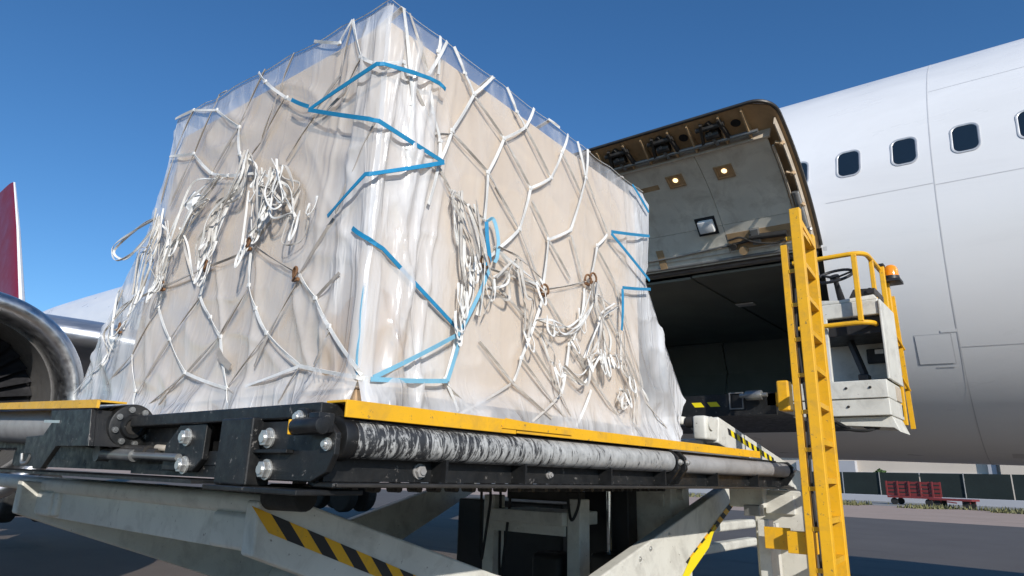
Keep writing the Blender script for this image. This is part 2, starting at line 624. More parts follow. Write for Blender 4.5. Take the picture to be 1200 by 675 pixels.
M['gravel'] = asphalt("gravel_strip", (0.16, 0.15, 0.13), (0.30, 0.29, 0.26), 1.5)

# ================================================================== the setting
rng = random.Random(7)

def sheet(name, poly, z, mat):
    return mk(name, ([(x, y, z) for x, y in poly], [tuple(range(len(poly)))]), mat)

struct(sheet("ground", [(-900, -900), (1300, -900), (1300, 1100), (-900, 1100)], 0.0, M['asphalt']))
struct(sheet("taxiway", [(33.0, -120), (56, -120), (72, 60), (104, 240), (62, 240), (45.5, 60)], 0.004, M['concrete']))
struct(sheet("dark_pavement", [(11.0, -60), (33.0, -120), (45.5, 60), (20, 60)], 0.004, M['asphalt_dark']))
struct(sheet("gravel_verge", [(56, -120), (92, -120), (112, 60), (150, 240), (104, 240), (72, 60)], 0.004, M['gravel']))
mk_line = mk("painted_line", box(1.5, 1.62, 3.1, 12, 0.004, 0.008), M['yellow_worn'])
struct(mk_line)

# far fence of dark green mesh along the verge (line from F0 to F1)
F0, F1 = Vector((72.0, -40, 0)), Vector((96.0, 64, 0))
fence = thing("mesh_fence", "long dark green mesh fence behind the red baggage carts", "fence", F0)
fd = (F1 - F0).normalized()
fl = (F1 - F0).length
npan = 26
for i in range(npan):
    a, b = F0 + fd * (fl * i / npan + 0.06), F0 + fd * (fl * (i + 1) / npan - 0.06)
    mk("panel", beam(a + V(0, 0, 1.62), b + V(0, 0, 1.62), 0.05, 2.9), M['mesh_green'], fence)
for i in range(0, npan + 1, 2):
    p = F0 + fd * (fl * i / npan)
    mk("post", merge(cyl(p + V(-0.12, 0, 0), p + V(-0.12, 0, 3.12), 0.05, 8)), M['post'], fence)
# low kerb wall under the fence
wall = mk("kerb_wall", beam(F0 + V(-1.6, 0, 0.35), F1 + V(-1.6, 0, 0.35), 0.5, 0.7, 0.04), M['wall_grey'])
tag(wall, "low pale kerb wall running below the green mesh fence", "wall")

# far building
B0 = Vector((104.0, -60, 0))
bld = thing("terminal_building", "long low cream building behind the green fence, below the fuselage", "building", B0)
bd = (Vector((140.0, 110, 0)) - B0).normalized()
bw = 178.0
def bseg(s0, s1, z0, z1, dep, off, mat, name, par=None):
    nrm = Vector((-bd.y, bd.x, 0)) * -1
    if nrm.x > 0:
        nrm = -nrm
    c0, c1 = B0 + bd * s0 + nrm * (off - dep / 2), B0 + bd * s1 + nrm * (off - dep / 2)
    return mk(name, beam(c0 + V(0, 0, (z0 + z1) / 2), c1 + V(0, 0, (z0 + z1) / 2), dep, z1 - z0), mat, par or bld)
bseg(0, bw, 0, 6.2, 12, 0, M['wall_cream'], "wall")
bseg(0, bw, 6.2, 6.7, 13, 0.6, M['wall_grey'], "roof")
bseg(0, bw, 3.4, 3.65, 0.3, 0.3, M['wall_grey'], "ledge")
for k, s in enumerate(range(4, 176, 11)):
    if 55 < s < 66 or 84 < s < 92:
        continue
    bseg(s, s + 6.5, 1.0, 2.6, 0.12, 0.13, M['glass'], "window")
bseg(58, 68, 0, 6.0, 1.2, 1.2, M['wall_cream'], "entrance_block")
bseg(88, 98, 0, 5.4, 0.8, 0.8, M['wall_grey'], "shutter_bay")
bseg(68.6, 69.6, 0, 6.1, 0.6, 0.7, M['wall_grey'], "pillar")

# red baggage carts parked by the verge
def slatted_cart(loc, rz, label):
    t = thing("baggage_cart", label, "cart", loc)
    Lh, Wh = 2.0, 0.95
    mk("bed", merge(box(loc[0] - Wh, loc[0] + Wh, loc[1] - Lh, loc[1] + Lh, loc[2] + 0.62, loc[2] + 0.8)), M['red_cart'], t)
    for s in (-1, 1):
        for i in range(5):
            y = loc[1] - Lh + 2 * Lh * i / 4
            x = loc[0] + s * (Wh - 0.05)
            mk("stake", box(x - 0.05, x + 0.05, y - 0.06, y + 0.06, loc[2] + 0.8, loc[2] + 2.15), M['red_cart'], t)
        for z in (0.95, 1.3, 1.65, 2.0):
            x = loc[0] + s * (Wh - 0.1) - 0.08 * s
            mk("slat", box(x - 0.03, x + 0.03, loc[1] - Lh, loc[1] + Lh, loc[2] + z - 0.11, loc[2] + z + 0.11), M['red_cart'], t)
    for s in (-1, 1):
        for sy in (-1, 1):
            x, y = loc[0] + s * 0.7, loc[1] + sy * 1.5
            mk("wheel", cyl((x - 0.09, y, loc[2] + 0.31), (x + 0.09, y, loc[2] + 0.31), 0.31, 16), M['rubber'], t)
    mk("drawbar", beam((loc[0], loc[1] - Lh, loc[2] + 0.5), (loc[0], loc[1] - Lh - 1.5, loc[2] + 0.35), 0.1, 0.1), M['red_cart'], t)
    t.rotation_euler.z = rz
    return t
slatted_cart((74.5, 11.3, 0.004), R(-13), "red slat-sided baggage cart parked by the fence")
t = thing("flat_dolly", "low red flat dolly in front of the slat-sided baggage cart", "dolly", (69.5, 7.6, 0.004))
mk("bed", box(68.6, 70.4, 6.0, 9.2, 0.62, 0.78), M['red_cart'], t)
for sx in (-0.6, 0.6):
    for sy in (-1.1, 1.1):
        mk("wheel", cyl((69.5 + sx - 0.08, 7.6 + sy, 0.314), (69.5 + sx + 0.08, 7.6 + sy, 0.314), 0.31, 14), M['rubber'], t)
        mk("axle_frame", box(69.5 + sx - 0.05, 69.5 + sx + 0.05, 7.6 + sy - 0.3, 7.6 + sy + 0.3, 0.4, 0.63), M['red_cart'], t)
t.rotation_euler.z = R(-13)

# weeds along the verge: uncountable ground cover
vs, fs = [], []
for i in range(14000):
    s = rng.random()
    base = Vector((57.5, -20, 0)).lerp(Vector((73.5, 60, 0)), s) + Vector((abs(rng.gauss(0, 3.2)), 0, 0.004))
    if mnoise.noise(base * 0.22) < -0.02:
        continue
    h = 0.06 + rng.random() ** 2 * 0.38
    a = rng.random() * 6.28
    w = 0.05 + rng.random() * 0.08
    d = Vector((math.cos(a), math.sin(a), 0))
    k = len(vs)
    vs += [base - d * w, base + d * w, base + Vector((rng.gauss(0, 0.1), rng.gauss(0, 0.1), h))]
    fs.append((k, k + 1, k + 2))
M['weed'] = paint("weed_leaf", (0.15, 0.145, 0.06), 0.7, var=0.45, scale=0.6)
weeds = mk("verge_weeds", (vs, fs), M['weed'])
struct(weeds, "stuff")

# bushes showing over the fence on the right
def bush(p, r, h, label):
    t = thing("bush", label, "bush", p)
    vs, fs = [], []
    for i in range(900):
        d = Vector((rng.gauss(0, 1), rng.gauss(0, 1), rng.gauss(0, 1))).normalized()
        rr = r * (0.55 + 0.5 * rng.random()) * (1 + 0.35 * mnoise.noise(d * 2.2 + Vector(p)))
        c = Vector(p) + Vector((d.x * rr, d.y * rr, h + d.z * rr * 0.75))
        if c.z < 0.2:
            continue
        n = Vector((rng.gauss(0, 1), rng.gauss(0, 1), rng.gauss(0, 1))).normalized()
        _, u, w = basis(n)
        s = 0.10 + rng.random() * 0.14
        k = len(vs)
        vs += [c - u * s, c + w * s * 0.6, c + u * s, c - w * s * 0.6]
        fs.append((k, k + 1, k + 2, k + 3))
    mk("crown", (vs, fs), M['leaf'], t)
    mk("trunk", cyl(Vector(p), Vector(p) + V(0, 0, h), 0.12, 8, 0.07), M['wood'], t)
bush((92, 0.4, 0), 1.7, 2.9, "round green bush behind the fence at the right edge")
bush((99, 18.5, 0), 0.7, 3.1, "small green bush behind the fence near the yellow ladder")

# ================================================================== the aircraft
X0, Z0, RF = 9.851, 4.587, 2.52
AY = 0.8
aircraft = thing("airliner", "white airliner with dark red tail fin and open cargo door", "airplane", (X0, AY, 0.0))

def fpt(th, y, off=0.0, rad=None, zc=None):
    """point on the fuselage skin at angle th (0 = facing the loader, up positive)"""
    r = (rad if rad is not None else RF) + off
    return Vector((X0 - r * math.cos(th), y, (zc if zc is not None else Z0) + 0.42 * smooth(9, 27, y) + r * math.sin(th)))

DY0, DY1 = 1.68, 5.08
TH0, TH1 = R(-7.67), R(-51.5)
ths = sorted(set([round(R(a), 5) for a in range(-180, 180, 2)] + [round(TH0, 5), round(TH1, 5)]))
ths = [t for t in ths if not any(t != q and abs(t - q) < R(0.7) for q in (round(TH0, 5), round(TH1, 5)))]
ys = [-14.5, -14.2, -13.6, -12.6, -11.4, -10, -8, -6, -4, -2, 0, 1, DY0, 2.5, 3.4, 4.2, DY1, 6, 8, 10, 13, 16, 20, 24, 28, 31, 34, 37, 40, 43, 46, 49, 51, 52]
def frad(y):
    if y < -8:
        t = (-8 - y) / 6.5
        return RF * math.sqrt(max(0.0008, 1 - t ** 2.1)), Z0 - 0.55 * t ** 2
    if y > 31:
        t = (y - 31) / 21
        return RF * max(0.06, 1 - t ** 1.35 * 0.95), Z0 + 1.35 * t ** 1.25
    return RF, Z0
vs, fs = [], []
nth = len(ths)
for y in ys:
    r, zc = frad(y)
    for th in ths:
        vs.append(fpt(th, y, 0, r, zc))
for j in range(len(ys) - 1):
    for i in range(nth):
        i2 = (i + 1) % nth
        ta, tb = ths[i], ths[i2]
        if i2 != 0 and ys[j] >= DY0 - 1e-4 and ys[j + 1] <= DY1 + 1e-4 and ta >= round(TH1, 5) - 1e-6 and tb <= round(TH0, 5) + 1e-6:
            continue
        fs.append((j * nth + i, j * nth + i2, (j + 1) * nth + i2, (j + 1) * nth + i))
fs = [tuple(reversed(f)) for f in fs]
fus = mk("fuselage", (vs, fs), M['white'], aircraft, smooth=True, sharp=60)

# door surround: a lip that turns inward round the opening
def strip(pa, pb):
    n = len(pa)
    return pa + pb, [(i, i + 1, n + i + 1, n + i) for i in range(n - 1)]
dep = 0.16
arc = [lerp(TH0, TH1, i / 14) for i in range(15)]
lip = merge(
    strip([fpt(t, DY0, 0.003) for t in arc], [fpt(t, DY0 + 0.02, -dep) for t in arc]),
    strip([fpt(t, DY1, 0.003) for t in arc], [fpt(t, DY1 - 0.02, -dep) for t in arc]),
    strip([fpt(TH0, DY0, 0.003), fpt(TH0, DY1, 0.003)], [fpt(TH0 - 0.01, DY0, -dep), fpt(TH0 - 0.01, DY1, -dep)]),
    strip([fpt(TH1, DY0, 0.003), fpt(TH1, DY1, 0.003)], [fpt(TH1 + 0.02, DY0, -dep), fpt(TH1 + 0.02, DY1, -dep)]))
mk("door_frame", lip, M['primer'], aircraft)
# top seal under the hinge and sill plate
mk("hinge_beam", tube([fpt(TH0 - 0.012, DY0 + 0.05, -0.07), fpt(TH0 - 0.012, DY1 - 0.05, -0.07)], 0.045, 12), M['steel'], aircraft, smooth=True)
mk("sill_plate", prism([(X0 - 1.60, 2.60), (X0 - 1.30, 2.60), (X0 - 1.30, 2.63), (X0 - 1.60, 2.63)], 'y', DY0 + 0.05, DY1 - 0.05), M['steel'], aircraft)

# cargo hold: liner panels inside the opening
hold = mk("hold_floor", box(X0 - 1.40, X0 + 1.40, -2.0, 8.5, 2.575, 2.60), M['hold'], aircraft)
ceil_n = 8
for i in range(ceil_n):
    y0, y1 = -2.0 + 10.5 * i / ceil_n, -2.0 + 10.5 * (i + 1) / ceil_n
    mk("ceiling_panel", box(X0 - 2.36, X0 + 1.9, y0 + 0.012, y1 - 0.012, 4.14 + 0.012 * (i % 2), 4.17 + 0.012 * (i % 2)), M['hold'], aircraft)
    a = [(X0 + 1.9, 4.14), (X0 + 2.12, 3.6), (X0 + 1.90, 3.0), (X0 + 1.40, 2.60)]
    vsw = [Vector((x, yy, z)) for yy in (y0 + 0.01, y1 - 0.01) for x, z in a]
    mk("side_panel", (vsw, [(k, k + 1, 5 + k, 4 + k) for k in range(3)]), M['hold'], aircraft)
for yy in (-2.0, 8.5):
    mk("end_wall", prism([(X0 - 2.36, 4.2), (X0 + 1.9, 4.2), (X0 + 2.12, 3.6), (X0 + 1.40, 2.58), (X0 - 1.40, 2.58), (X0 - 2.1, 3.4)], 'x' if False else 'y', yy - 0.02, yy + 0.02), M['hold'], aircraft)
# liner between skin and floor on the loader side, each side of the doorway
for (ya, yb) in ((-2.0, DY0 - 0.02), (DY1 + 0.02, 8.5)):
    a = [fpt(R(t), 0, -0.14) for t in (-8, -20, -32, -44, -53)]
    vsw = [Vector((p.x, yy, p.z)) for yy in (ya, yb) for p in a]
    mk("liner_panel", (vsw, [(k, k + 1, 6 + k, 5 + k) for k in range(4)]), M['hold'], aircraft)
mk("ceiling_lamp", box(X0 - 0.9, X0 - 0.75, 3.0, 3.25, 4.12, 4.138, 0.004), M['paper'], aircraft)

# windows
def rrect(w, h, r, k=6):
    out = []
    for cx_, cy_, a0 in ((w / 2 - r, h / 2 - r, 0), (-w / 2 + r, h / 2 - r, 90), (-w / 2 + r, -h / 2 + r, 180), (w / 2 - r, -h / 2 + r, 270)):
        for i in range(k + 1):
            a = R(a0 + 90 * i / k)
            out.append((cx_ + r * math.cos(a), cy_ + r * math.sin(a)))
    return out
THW = R(13.6)
def wpt(y, u, v, off):
    return fpt(THW + v / RF, y + u, off)
def window(y):
    o, i, q = rrect(0.248, 0.351, 0.08), rrect(0.222, 0.325, 0.069), rrect(0.207, 0.31, 0.062)
    n = len(o)
    rings = [[wpt(y, a, b, 0.0008) for a, b in rrect(0.255, 0.358, 0.083)], [wpt(y, a, b, 0.007) for a, b in o],
             [wpt(y, a, b, 0.008) for a, b in i], [wpt(y, a, b, 0.002) for a, b in q]]
    vs = [p for r_ in rings for p in r_]
    fs = [(k * n + j, k * n + (j + 1) % n, (k + 1) * n + (j + 1) % n, (k + 1) * n + j) for k in range(3) for j in range(n)]
    w = mk("window", (vs, fs), M['wframe'], aircraft, smooth=True, sharp=50)
    vs, fs = [wpt(y, 0, 0, 0.003)], []
    for f in (0.33, 0.66, 1.0):
        vs += [wpt(y, a * f, b * f, 0.003) for a, b in q]
    fs += [(0, 1 + j, 1 + (j + 1) % n) for j in range(n)]
    fs += [(1 + k * n + j, 1 + (k + 1) * n + j, 1 + (k + 1) * n + (j + 1) % n, 1 + k * n + (j + 1) % n) for k in range(2) for j in range(n)]
    mk("pane", (vs, fs), M['glass'], w, smooth=True, sharp=0)
for k in range(-16, 17):
    window(1.355 + 0.535 * k)

# panel seams, hatches
def seam_ring(y, w, t0, t1, n=240):
    a = [fpt(lerp(t0, t1, i / n), y - w / 2, 0.0025) for i in range(n + 1)]
    b = [fpt(lerp(t0, t1, i / n), y + w / 2, 0.0025) for i in range(n + 1)]
    mk("panel_seam", strip(a, b), M['seam'], aircraft)
def seam_line(th, y0, y1, w):
    a = [fpt(th - w / RF / 2, y0 + (y1 - y0) * i / 8, 0.0022) for i in range(9)]
    b = [fpt(th + w / RF / 2, y0 + (y1 - y0) * i / 8, 0.0022) for i in range(9)]
    mk("panel_seam", strip(a, b), M['seam'], aircraft)
seam_ring(0.58, 0.010, R(-120), R(120))
seam_ring(-3.4, 0.010, R(-120), R(120))
seam_ring(6.6, 0.010, R(-120), R(120))
seam_line(R(2.9), -7, 0.57, 0.008)
seam_line(R(3.4), 0.59, 1.6, 0.008)
seam_line(R(-35), -3.39, 0.57, 0.007)
seam_line(R(33), -7, 0.57, 0.005)
def hatch(y0, y1, t0, t1, off, mat, name="hatch"):
    n = 6
    a = [fpt(lerp(t0, t1, i / n), y0, off) for i in range(n + 1)]
    b = [fpt(lerp(t0, t1, i / n), y1, off) for i in range(n + 1)]
    return mk(name, strip(a, b), mat, aircraft)
hatch(0.635, 0.96, R(-39.2), R(-31.4), 0.0015, M['seam'])
hatch(0.645, 0.95, R(-38.95), R(-31.65), 0.005, M['white'])
hatch(0.64, 0.80, R(-40.0), R(-39.6), 0.004, M['white'], "latch_strip")
hatch(0.58, 0.72, R(-31.2), R(-30.5), 0.004, M['white'], "latch_strip")
hatch(-0.1, 0.35, R(-77), R(-73.5), 0.002, M['seam'], "drain_panel")
# warning plate strip round the door opening
hatch(DY0 - 0.05, DY0 - 0.012, TH1, TH0, 0.002, M['seam'], "scuff_strip")

# ---- cargo door, swung up on its hinge
HX, HZ = fpt(TH0, 0).x, fpt(TH0, 0).z
ca_, sa_ = math.cos(R(-157)), math.sin(R(-157))
def drot(vx, vz):
    return ca_ * vx - sa_ * vz, sa_ * vx + ca_ * vz
cxr, czr = drot(X0 - HX, Z0 - HZ)
DCX, DCZ = HX + cxr, HZ + czr
def D(a, n, y):
    """door point: a metres from the hinge along the skin, n metres inward from the skin"""
    th = (math.pi - TH0) + a / RF if False else math.atan2(HZ - Z0, HX - X0) + a / RF
    vx, vz = drot(math.cos(th), math.sin(th))
    return Vector((DCX + (RF - n) * vx, y, DCZ + (RF - n) * vz))
AL = 1.9
def dslab(a0, a1, n0, n1, y0, y1, k=10):
    """curved slab on the door"""
    vs = []
    for i in range(k + 1):
        a = lerp(a0, a1, i / k)
        vs += [D(a, n0, y0), D(a, n1, y0), D(a, n1, y1), D(a, n0, y1)]
    fs = []
    for i in range(k):
        for q in range(4):
            fs.append((i * 4 + q, i * 4 + (q + 1) % 4, (i + 1) * 4 + (q + 1) % 4, (i + 1) * 4 + q))
    fs += [(0, 1, 2, 3), (k * 4 + 3, k * 4 + 2, k * 4 + 1, k * 4)]
    bm = bmesh.new()
    vv = [bm.verts.new(v) for v in vs]
    for f in fs:
        bm.faces.new([vv[i] for i in f])
    bmesh.ops.recalc_face_normals(bm, faces=bm.faces[:])
    return bm_vf(bm)
# outer skin with rounded free corners
def door_skin(n0, n1, inset=0.0, rc=0.22, ay=AL, y0=DY0, y1=DY1, a_lo=0.0):
    pts = [(a_lo, y0 + inset), (a_lo, y1 - inset)]
    out = []
    for i in range(9):
        t = R(90 * i / 8)
        out.append((ay - inset - rc + rc * math.sin(t), y1 - inset - rc + rc * math.cos(t)))
    for i in range(9):
        t = R(90 * i / 8)
        out.append((ay - inset - rc + rc * math.cos(t), y0 + inset + rc - rc * math.sin(t)))
    # rows along a so that the skin follows the curve
    rows = []
    K = 22
    for i in range(K + 1):
        a = lerp(a_lo, ay - inset, i / K)
        lim = ay - inset - rc
        cut = 0.0 if a <= lim else rc - math.sqrt(max(0, rc * rc - (a - lim) ** 2))
        rows.append((a, y0 + inset + cut, y1 - inset - cut))
    vs = []
    for a, ya, yb in rows:
        vs += [D(a, n0, ya), D(a, n0, yb), D(a, n1, yb), D(a, n1, ya)]
    fs = []
    for i in range(K):
        for q in range(4):
            fs.append((i * 4 + q, i * 4 + (q + 1) % 4, (i + 1) * 4 + (q + 1) % 4, (i + 1) * 4 + q))
    fs += [(0, 1, 2, 3), (K * 4 + 3, K * 4 + 2, K * 4 + 1, K * 4)]
    bm = bmesh.new()
    vv = [bm.verts.new(v) for v in vs]
    for f in fs:
        bm.faces.new([vv[i] for i in f])
    bmesh.ops.recalc_face_normals(bm, faces=bm.faces[:])
    return bm_vf(bm)
door = mk("cargo_door", door_skin(0.0, 0.018), M['white'], aircraft, smooth=True, sharp=40, label="open cargo door swung up, grey lined inside")
# brown inner structure: web plate and side frames
mk("web_plate", door_skin(0.02, 0.032, inset=0.012, rc=0.21), M['primer'], door)
# rim seal along free edge and near side
rim = [D(0.05, 0.05, DY0 + 0.01)] + [D(AL - 0.20 + 0.0 * i, 0.05, DY0 + 0.01) for i in range(1)]
rim = [D(lerp(0.03, AL - 0.22, i / 14), 0.022, DY0 - 0.004) for i in range(15)]
for i in range(1, 9):
    t = R(90 * i / 8)
    rim.append(D(AL - 0.22 + 0.224 * math.sin(t), 0.022, DY0 + 0.218 - 0.222 * math.cos(t)))
rim += [D(AL + 0.004, 0.022, y) for y in (2.4, 3.2, 4.0, DY1 - 0.22)]
mk("edge_seal", tube(rim, 0.019, 8), M['dark_metal'], door, smooth=True)
rim2 = [D(0.1, 0.10, DY0 + 0.045)] + [D(lerp(0.1, AL - 0.25, i / 12), 0.10, DY0 + 0.045) for i in range(1, 13)]
mk("edge_flange", merge(*[beam(rim2[i], rim2[i + 1], 0.012, 0.10, up=D(0.5, -1, 0) - D(0.5, 0, 0)) for i in range(12)]), M['primer_pale'], door)
# grey liner panels with joints
lin = [(0.14, 0.50), (0.505, 1.50)]
ycut = [DY0 + 0.16, 2.62, 3.75, DY1 - 0.1]
for (a0, a1) in lin:
    for yi in range(3):
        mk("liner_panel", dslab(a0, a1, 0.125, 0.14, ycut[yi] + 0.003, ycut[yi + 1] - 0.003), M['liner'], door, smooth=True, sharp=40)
mk("liner_edge", dslab(1.49, 1.515, 0.03, 0.15, DY0 + 0.13, DY1 - 0.1, 2), M['primer_pale'], door)
mk("hinge_strip", dslab(0.02, 0.135, 0.10, 0.125, DY0 + 0.1, DY1 - 0.1, 2), M['liner'], door)
mk("hinge_tube", tube([D(0.06, 0.13, DY0 + 0.1), D(0.06, 0.13, DY1 - 0.1)], 0.018, 8), M['steel'], door)
# stiffener plates and latch gear in the free-edge pocket
for y in (1.98, 2.22, 2.56, 2.78, 3.10, 3.32, 3.66, 3.9, 4.3):
    prof = [D(1.53, 0.03, y), D(1.86, 0.03, y), D(1.86, 0.07, y), D(1.62, 0.135, y), D(1.53, 0.135, y)]
    vs = prof + [p + V(0, 0.018, 0) for p in prof]
    n = 5
    mk("rib", (vs, [(0, 1, 2, 3, 4), (9, 8, 7, 6, 5)] + [(i, (i + 1) % n, n + (i + 1) % n, n + i) for i in range(n)]), M['primer'], door)
mk("torque_tube", tube([D(1.60, 0.125, 1.9), D(1.60, 0.125, DY1 - 0.2)], 0.020, 10), M['steel'], door, smooth=True)
for y in (2.27, 2.83, 3.37, 4.05):
    lt = mk("latch", merge(
        beam(D(1.60, 0.12, y - 0.08), D(1.84, 0.075, y - 0.04), 0.03, 0.045), beam(D(1.60, 0.12, y + 0.20), D(1.84, 0.075, y + 0.15), 0.03, 0.045),
        cyl(D(1.78, 0.085, y - 0.08), D(1.78, 0.085, y + 0.22), 0.026, 10), cyl(D(1.68, 0.10, y), D(1.68, 0.10, y + 0.14), 0.045, 12),
        beam(D(1.66, 0.08, y + 0.02), D(1.82, 0.05, y + 0.10), 0.07, 0.04)), M['dark_metal'], door)
    mk("latch_arm", beam(D(1.56, 0.14, y + 0.05), D(1.74, 0.115, y + 0.09), 0.035, 0.02), M['steel'], lt)
for y in (2.10, 2.67, 2.98, 3.52):
    c = D(1.70, 0.034, y)
    nn = (D(1.70, 0.2, y) - c).normalized()
    mk("lightening_hole", cyl(c, c + nn * 0.006, 0.05, 16), M['black_plastic'], door)
# near side fittings
for a in (0.25, 0.55, 0.95, 1.35):
    mk("side_fitting", merge(beam(D(a, 0.125, DY0 + 0.03), D(a + 0.06, 0.150, DY0 + 0.11), 0.035, 0.03, 0.004), cyl(D(a + 0.03, 0.12, DY0 + 0.05), D(a + 0.03, 0.19, DY0 + 0.05), 0.018, 10)), M['primer'] if a > 0.4 else M['steel'], door)
mk("side_rail", merge(*[beam(D(0.18 + 0.12 * i, 0.15, DY0 + 0.135), D(0.30 + 0.12 * i, 0.15, DY0 + 0.135), 0.02, 0.035) for i in range(10)]), M['primer_pale'], door)
# two lit lamps
def door_lamp(a, y, lit):
    c = D(a, 0.141, y)
    nn = (D(a, 0.3, y) - c).normalized()
    uu = (D(a + 0.05, 0.141, y) - c).normalized()
    vy = V(0, 1, 0)
    def q(s, t, h):
        return c + uu * s + vy * t + nn * h
    fr = mk("lamp_bezel", merge(
        beam(q(-0.075, -0.10, 0.004), q(-0.075, 0.10, 0.004), 0.02, 0.016, up=nn), beam(q(0.075, -0.10, 0.004), q(0.075, 0.10, 0.004), 0.02, 0.016, up=nn),
        beam(q(-0.065, -0.09, 0.004), q(0.065, -0.09, 0.004), 0.02, 0.014, up=nn), beam(q(-0.065, 0.09, 0.004), q(0.065, 0.09, 0.004), 0.02, 0.014, up=nn),
        (lambda p: ([p(-0.065, -0.08), p(0.065, -0.08), p(0.065, 0.08), p(-0.065, 0.08)], [(0, 1, 2, 3)]))(lambda s, t: q(s, t, 0.002))), M['primer'], door)
    mk("lamp", revolve([(0.0, 0.001), (-0.012, 0.018), (-0.008, 0.03), (0.0, 0.036)], (0, 0, 0), 'z', 14) if False else cyl(q(0.01, 0, 0.004), q(0.01, 0, 0.018), 0.030, 16, 0.016), M['lamp'], fr)
door_lamp(1.22, 2.94, True)
door_lamp(1.19, 2.385, True)
# grab handle pocket: white cup in a dark frame
def dplate(a, y, da, dy, n0, n1, mat, name, par):
    return mk(name, dslab(a - da / 2, a + da / 2, n0, n1, y - dy / 2, y + dy / 2, 2), mat, par)
hp = dplate(0.53, 2.80, 0.24, 0.24, 0.139, 0.146, M['black_plastic'], "handle_pocket", door)
c = D(0.55, 0.15, 2.79)
mk("handle", bevel(dslab(0.46, 0.62, 0.147, 0.215, 2.70, 2.88, 2), 0.015), M['paper'], hp, smooth=True)
# torn stain strip
dplate(1.19, 3.32, 0.07, 0.32, 0.139, 0.1415, M['primer'], "patch", door)
# lower actuator bay at the near end and hinge bracket at the far end
bay = dplate(0.27, 2.25, 0.22, 0.72, 0.139, 0.143, M['primer'], "actuator_bay", door)
mk("actuator", merge(cyl(D(0.28, 0.18, 1.95), D(0.30, 0.18, 2.35), 0.035, 12), cyl(D(0.26, 0.17, 2.35), D(0.24, 0.17, 2.62), 0.016, 10),
   tube([D(0.20, 0.16, 1.95), D(0.18, 0.20, 2.1), D(0.24, 0.22, 2.3), D(0.33, 0.18, 2.45), D(0.30, 0.16, 2.6)], 0.012, 8, 0.05),
   cyl(D(0.22, 0.15, 2.55), D(0.22, 0.21, 2.55), 0.04, 12)), M['dark_metal'], bay)
mk("valve", merge(beam(D(0.2, 0.17, 2.28), D(0.40, 0.17, 2.28), 0.09, 0.06, 0.006)), M['steel'], bay)
mk("fitting", cyl(D(0.15, 0.15, 2.45), D(0.15, 0.20, 2.45), 0.05, 12), M['primer'], bay)
mk("control_rod", tube([D(0.24, 0.16, 2.6), D(0.20, 0.15, 3.3), D(0.18, 0.15, 4.2)], 0.012, 8), M['steel'], door)
dplate(0.19, 3.47, 0.26, 0.09, 0.14, 0.147, M['primer'], "bracket", door)
# upper hinge actuator seen beside the ladder top
mk("door_actuator", merge(cyl((HX - 0.10, DY0 + 0.08, HZ - 0.02), D(0.75, 0.16, DY0 + 0.08), 0.035, 12), cyl((HX - 0.02, DY0 + 0.08, HZ - 0.35), (HX - 0.12, DY0 + 0.08, HZ + 0.05), 0.045, 12)), M['steel'], aircraft, smooth=True)

# ---- wing, engine, tail
def section(le, chord, thick, n=14):
    """closed airfoil loop at a station. le = leading edge point; chord runs aft along +y"""
    up, dn = [], []
    for i in range(n + 1):
        x = 0.5 * (1 - math.cos(math.pi * i / n))
        yt = 5 * thick * (0.2969 * math.sqrt(x) - 0.126 * x - 0.3516 * x * x + 0.2843 * x ** 3 - 0.1036 * x ** 4)
        up.append(Vector((le[0], le[1] + x * chord, le[2] + chord * (yt + 0.015 * math.sin(math.pi * x)))))
        dn.append(Vector((le[0], le[1] + x * chord, le[2] - chord * (yt * 0.85 - 0.015 * math.sin(math.pi * x)))))
    return up + dn[-2:0:-1]
def loft(secs):
    n = len(secs[0])
    vs = [p for s in secs for p in s]
    fs = [(k * n + i, k * n + (i + 1) % n, (k + 1) * n + (i + 1) % n, (k + 1) * n + i) for k in range(len(secs) - 1) for i in range(n)]
    fs += [tuple(range(n - 1, -1, -1)), tuple(range((len(secs) - 1) * n, len(secs) * n))]
    bm = bmesh.new()
    vv = [bm.verts.new(v) for v in vs]
    for f in fs:
        bm.faces.new([vv[i] for i in f])
    bmesh.ops.recalc_face_normals(bm, faces=bm.faces[:])
    return bm_vf(bm)
def wing_secs(s):
    st = [(0.0, 9.4, 2.85, 9.5, 0.15), (2.4, 10.6, 3.05, 7.6, 0.14), (5.5, 12.5, 3.55, 6.2, 0.13), (8.2, 14.1, 3.8, 5.0, 0.12), (15, 18.4, 4.45, 3.4, 0.11), (22, 22.8, 5.2, 1.9, 0.10)]
    return [section((X0 - s * d, y, z), c, t) for d, y, z, c, t in st]
for s in (1, -1):
    w = mk("wing", loft(wing_secs(s)), M['wing'], aircraft, smooth=True, sharp=50)
    # bare metal slat wrapped on the leading edge
    secs = []
    for d, y, z, c, t in [(2.9, 10.85, 3.12, 7.3, 0.14), (5.5, 12.45, 3.55, 6.2, 0.13), (8.2, 14.05, 3.8, 5.0, 0.12), (15, 18.35, 4.45, 3.4, 0.11), (21.5, 22.4, 5.15, 2.0, 0.10)]:
        full = section((X0 - s * d, y - 0.02, z), c * 1.004, t * 1.03, 14)
        m = 5
        secs.append([full[i] for i in range(m, -1, -1)] + [full[-i] for i in range(1, m)])
    n = len(secs[0])
    vs = [p for q in secs for p in q]
    fs = [(k * n + i, k * n + i + 1, (k + 1) * n + i + 1, (k + 1) * n + i) for k in range(len(secs) - 1) for i in range(n - 1)]
    mk("leading_edge_slat", (vs, fs), M['slat'], w, smooth=True, sharp=60)

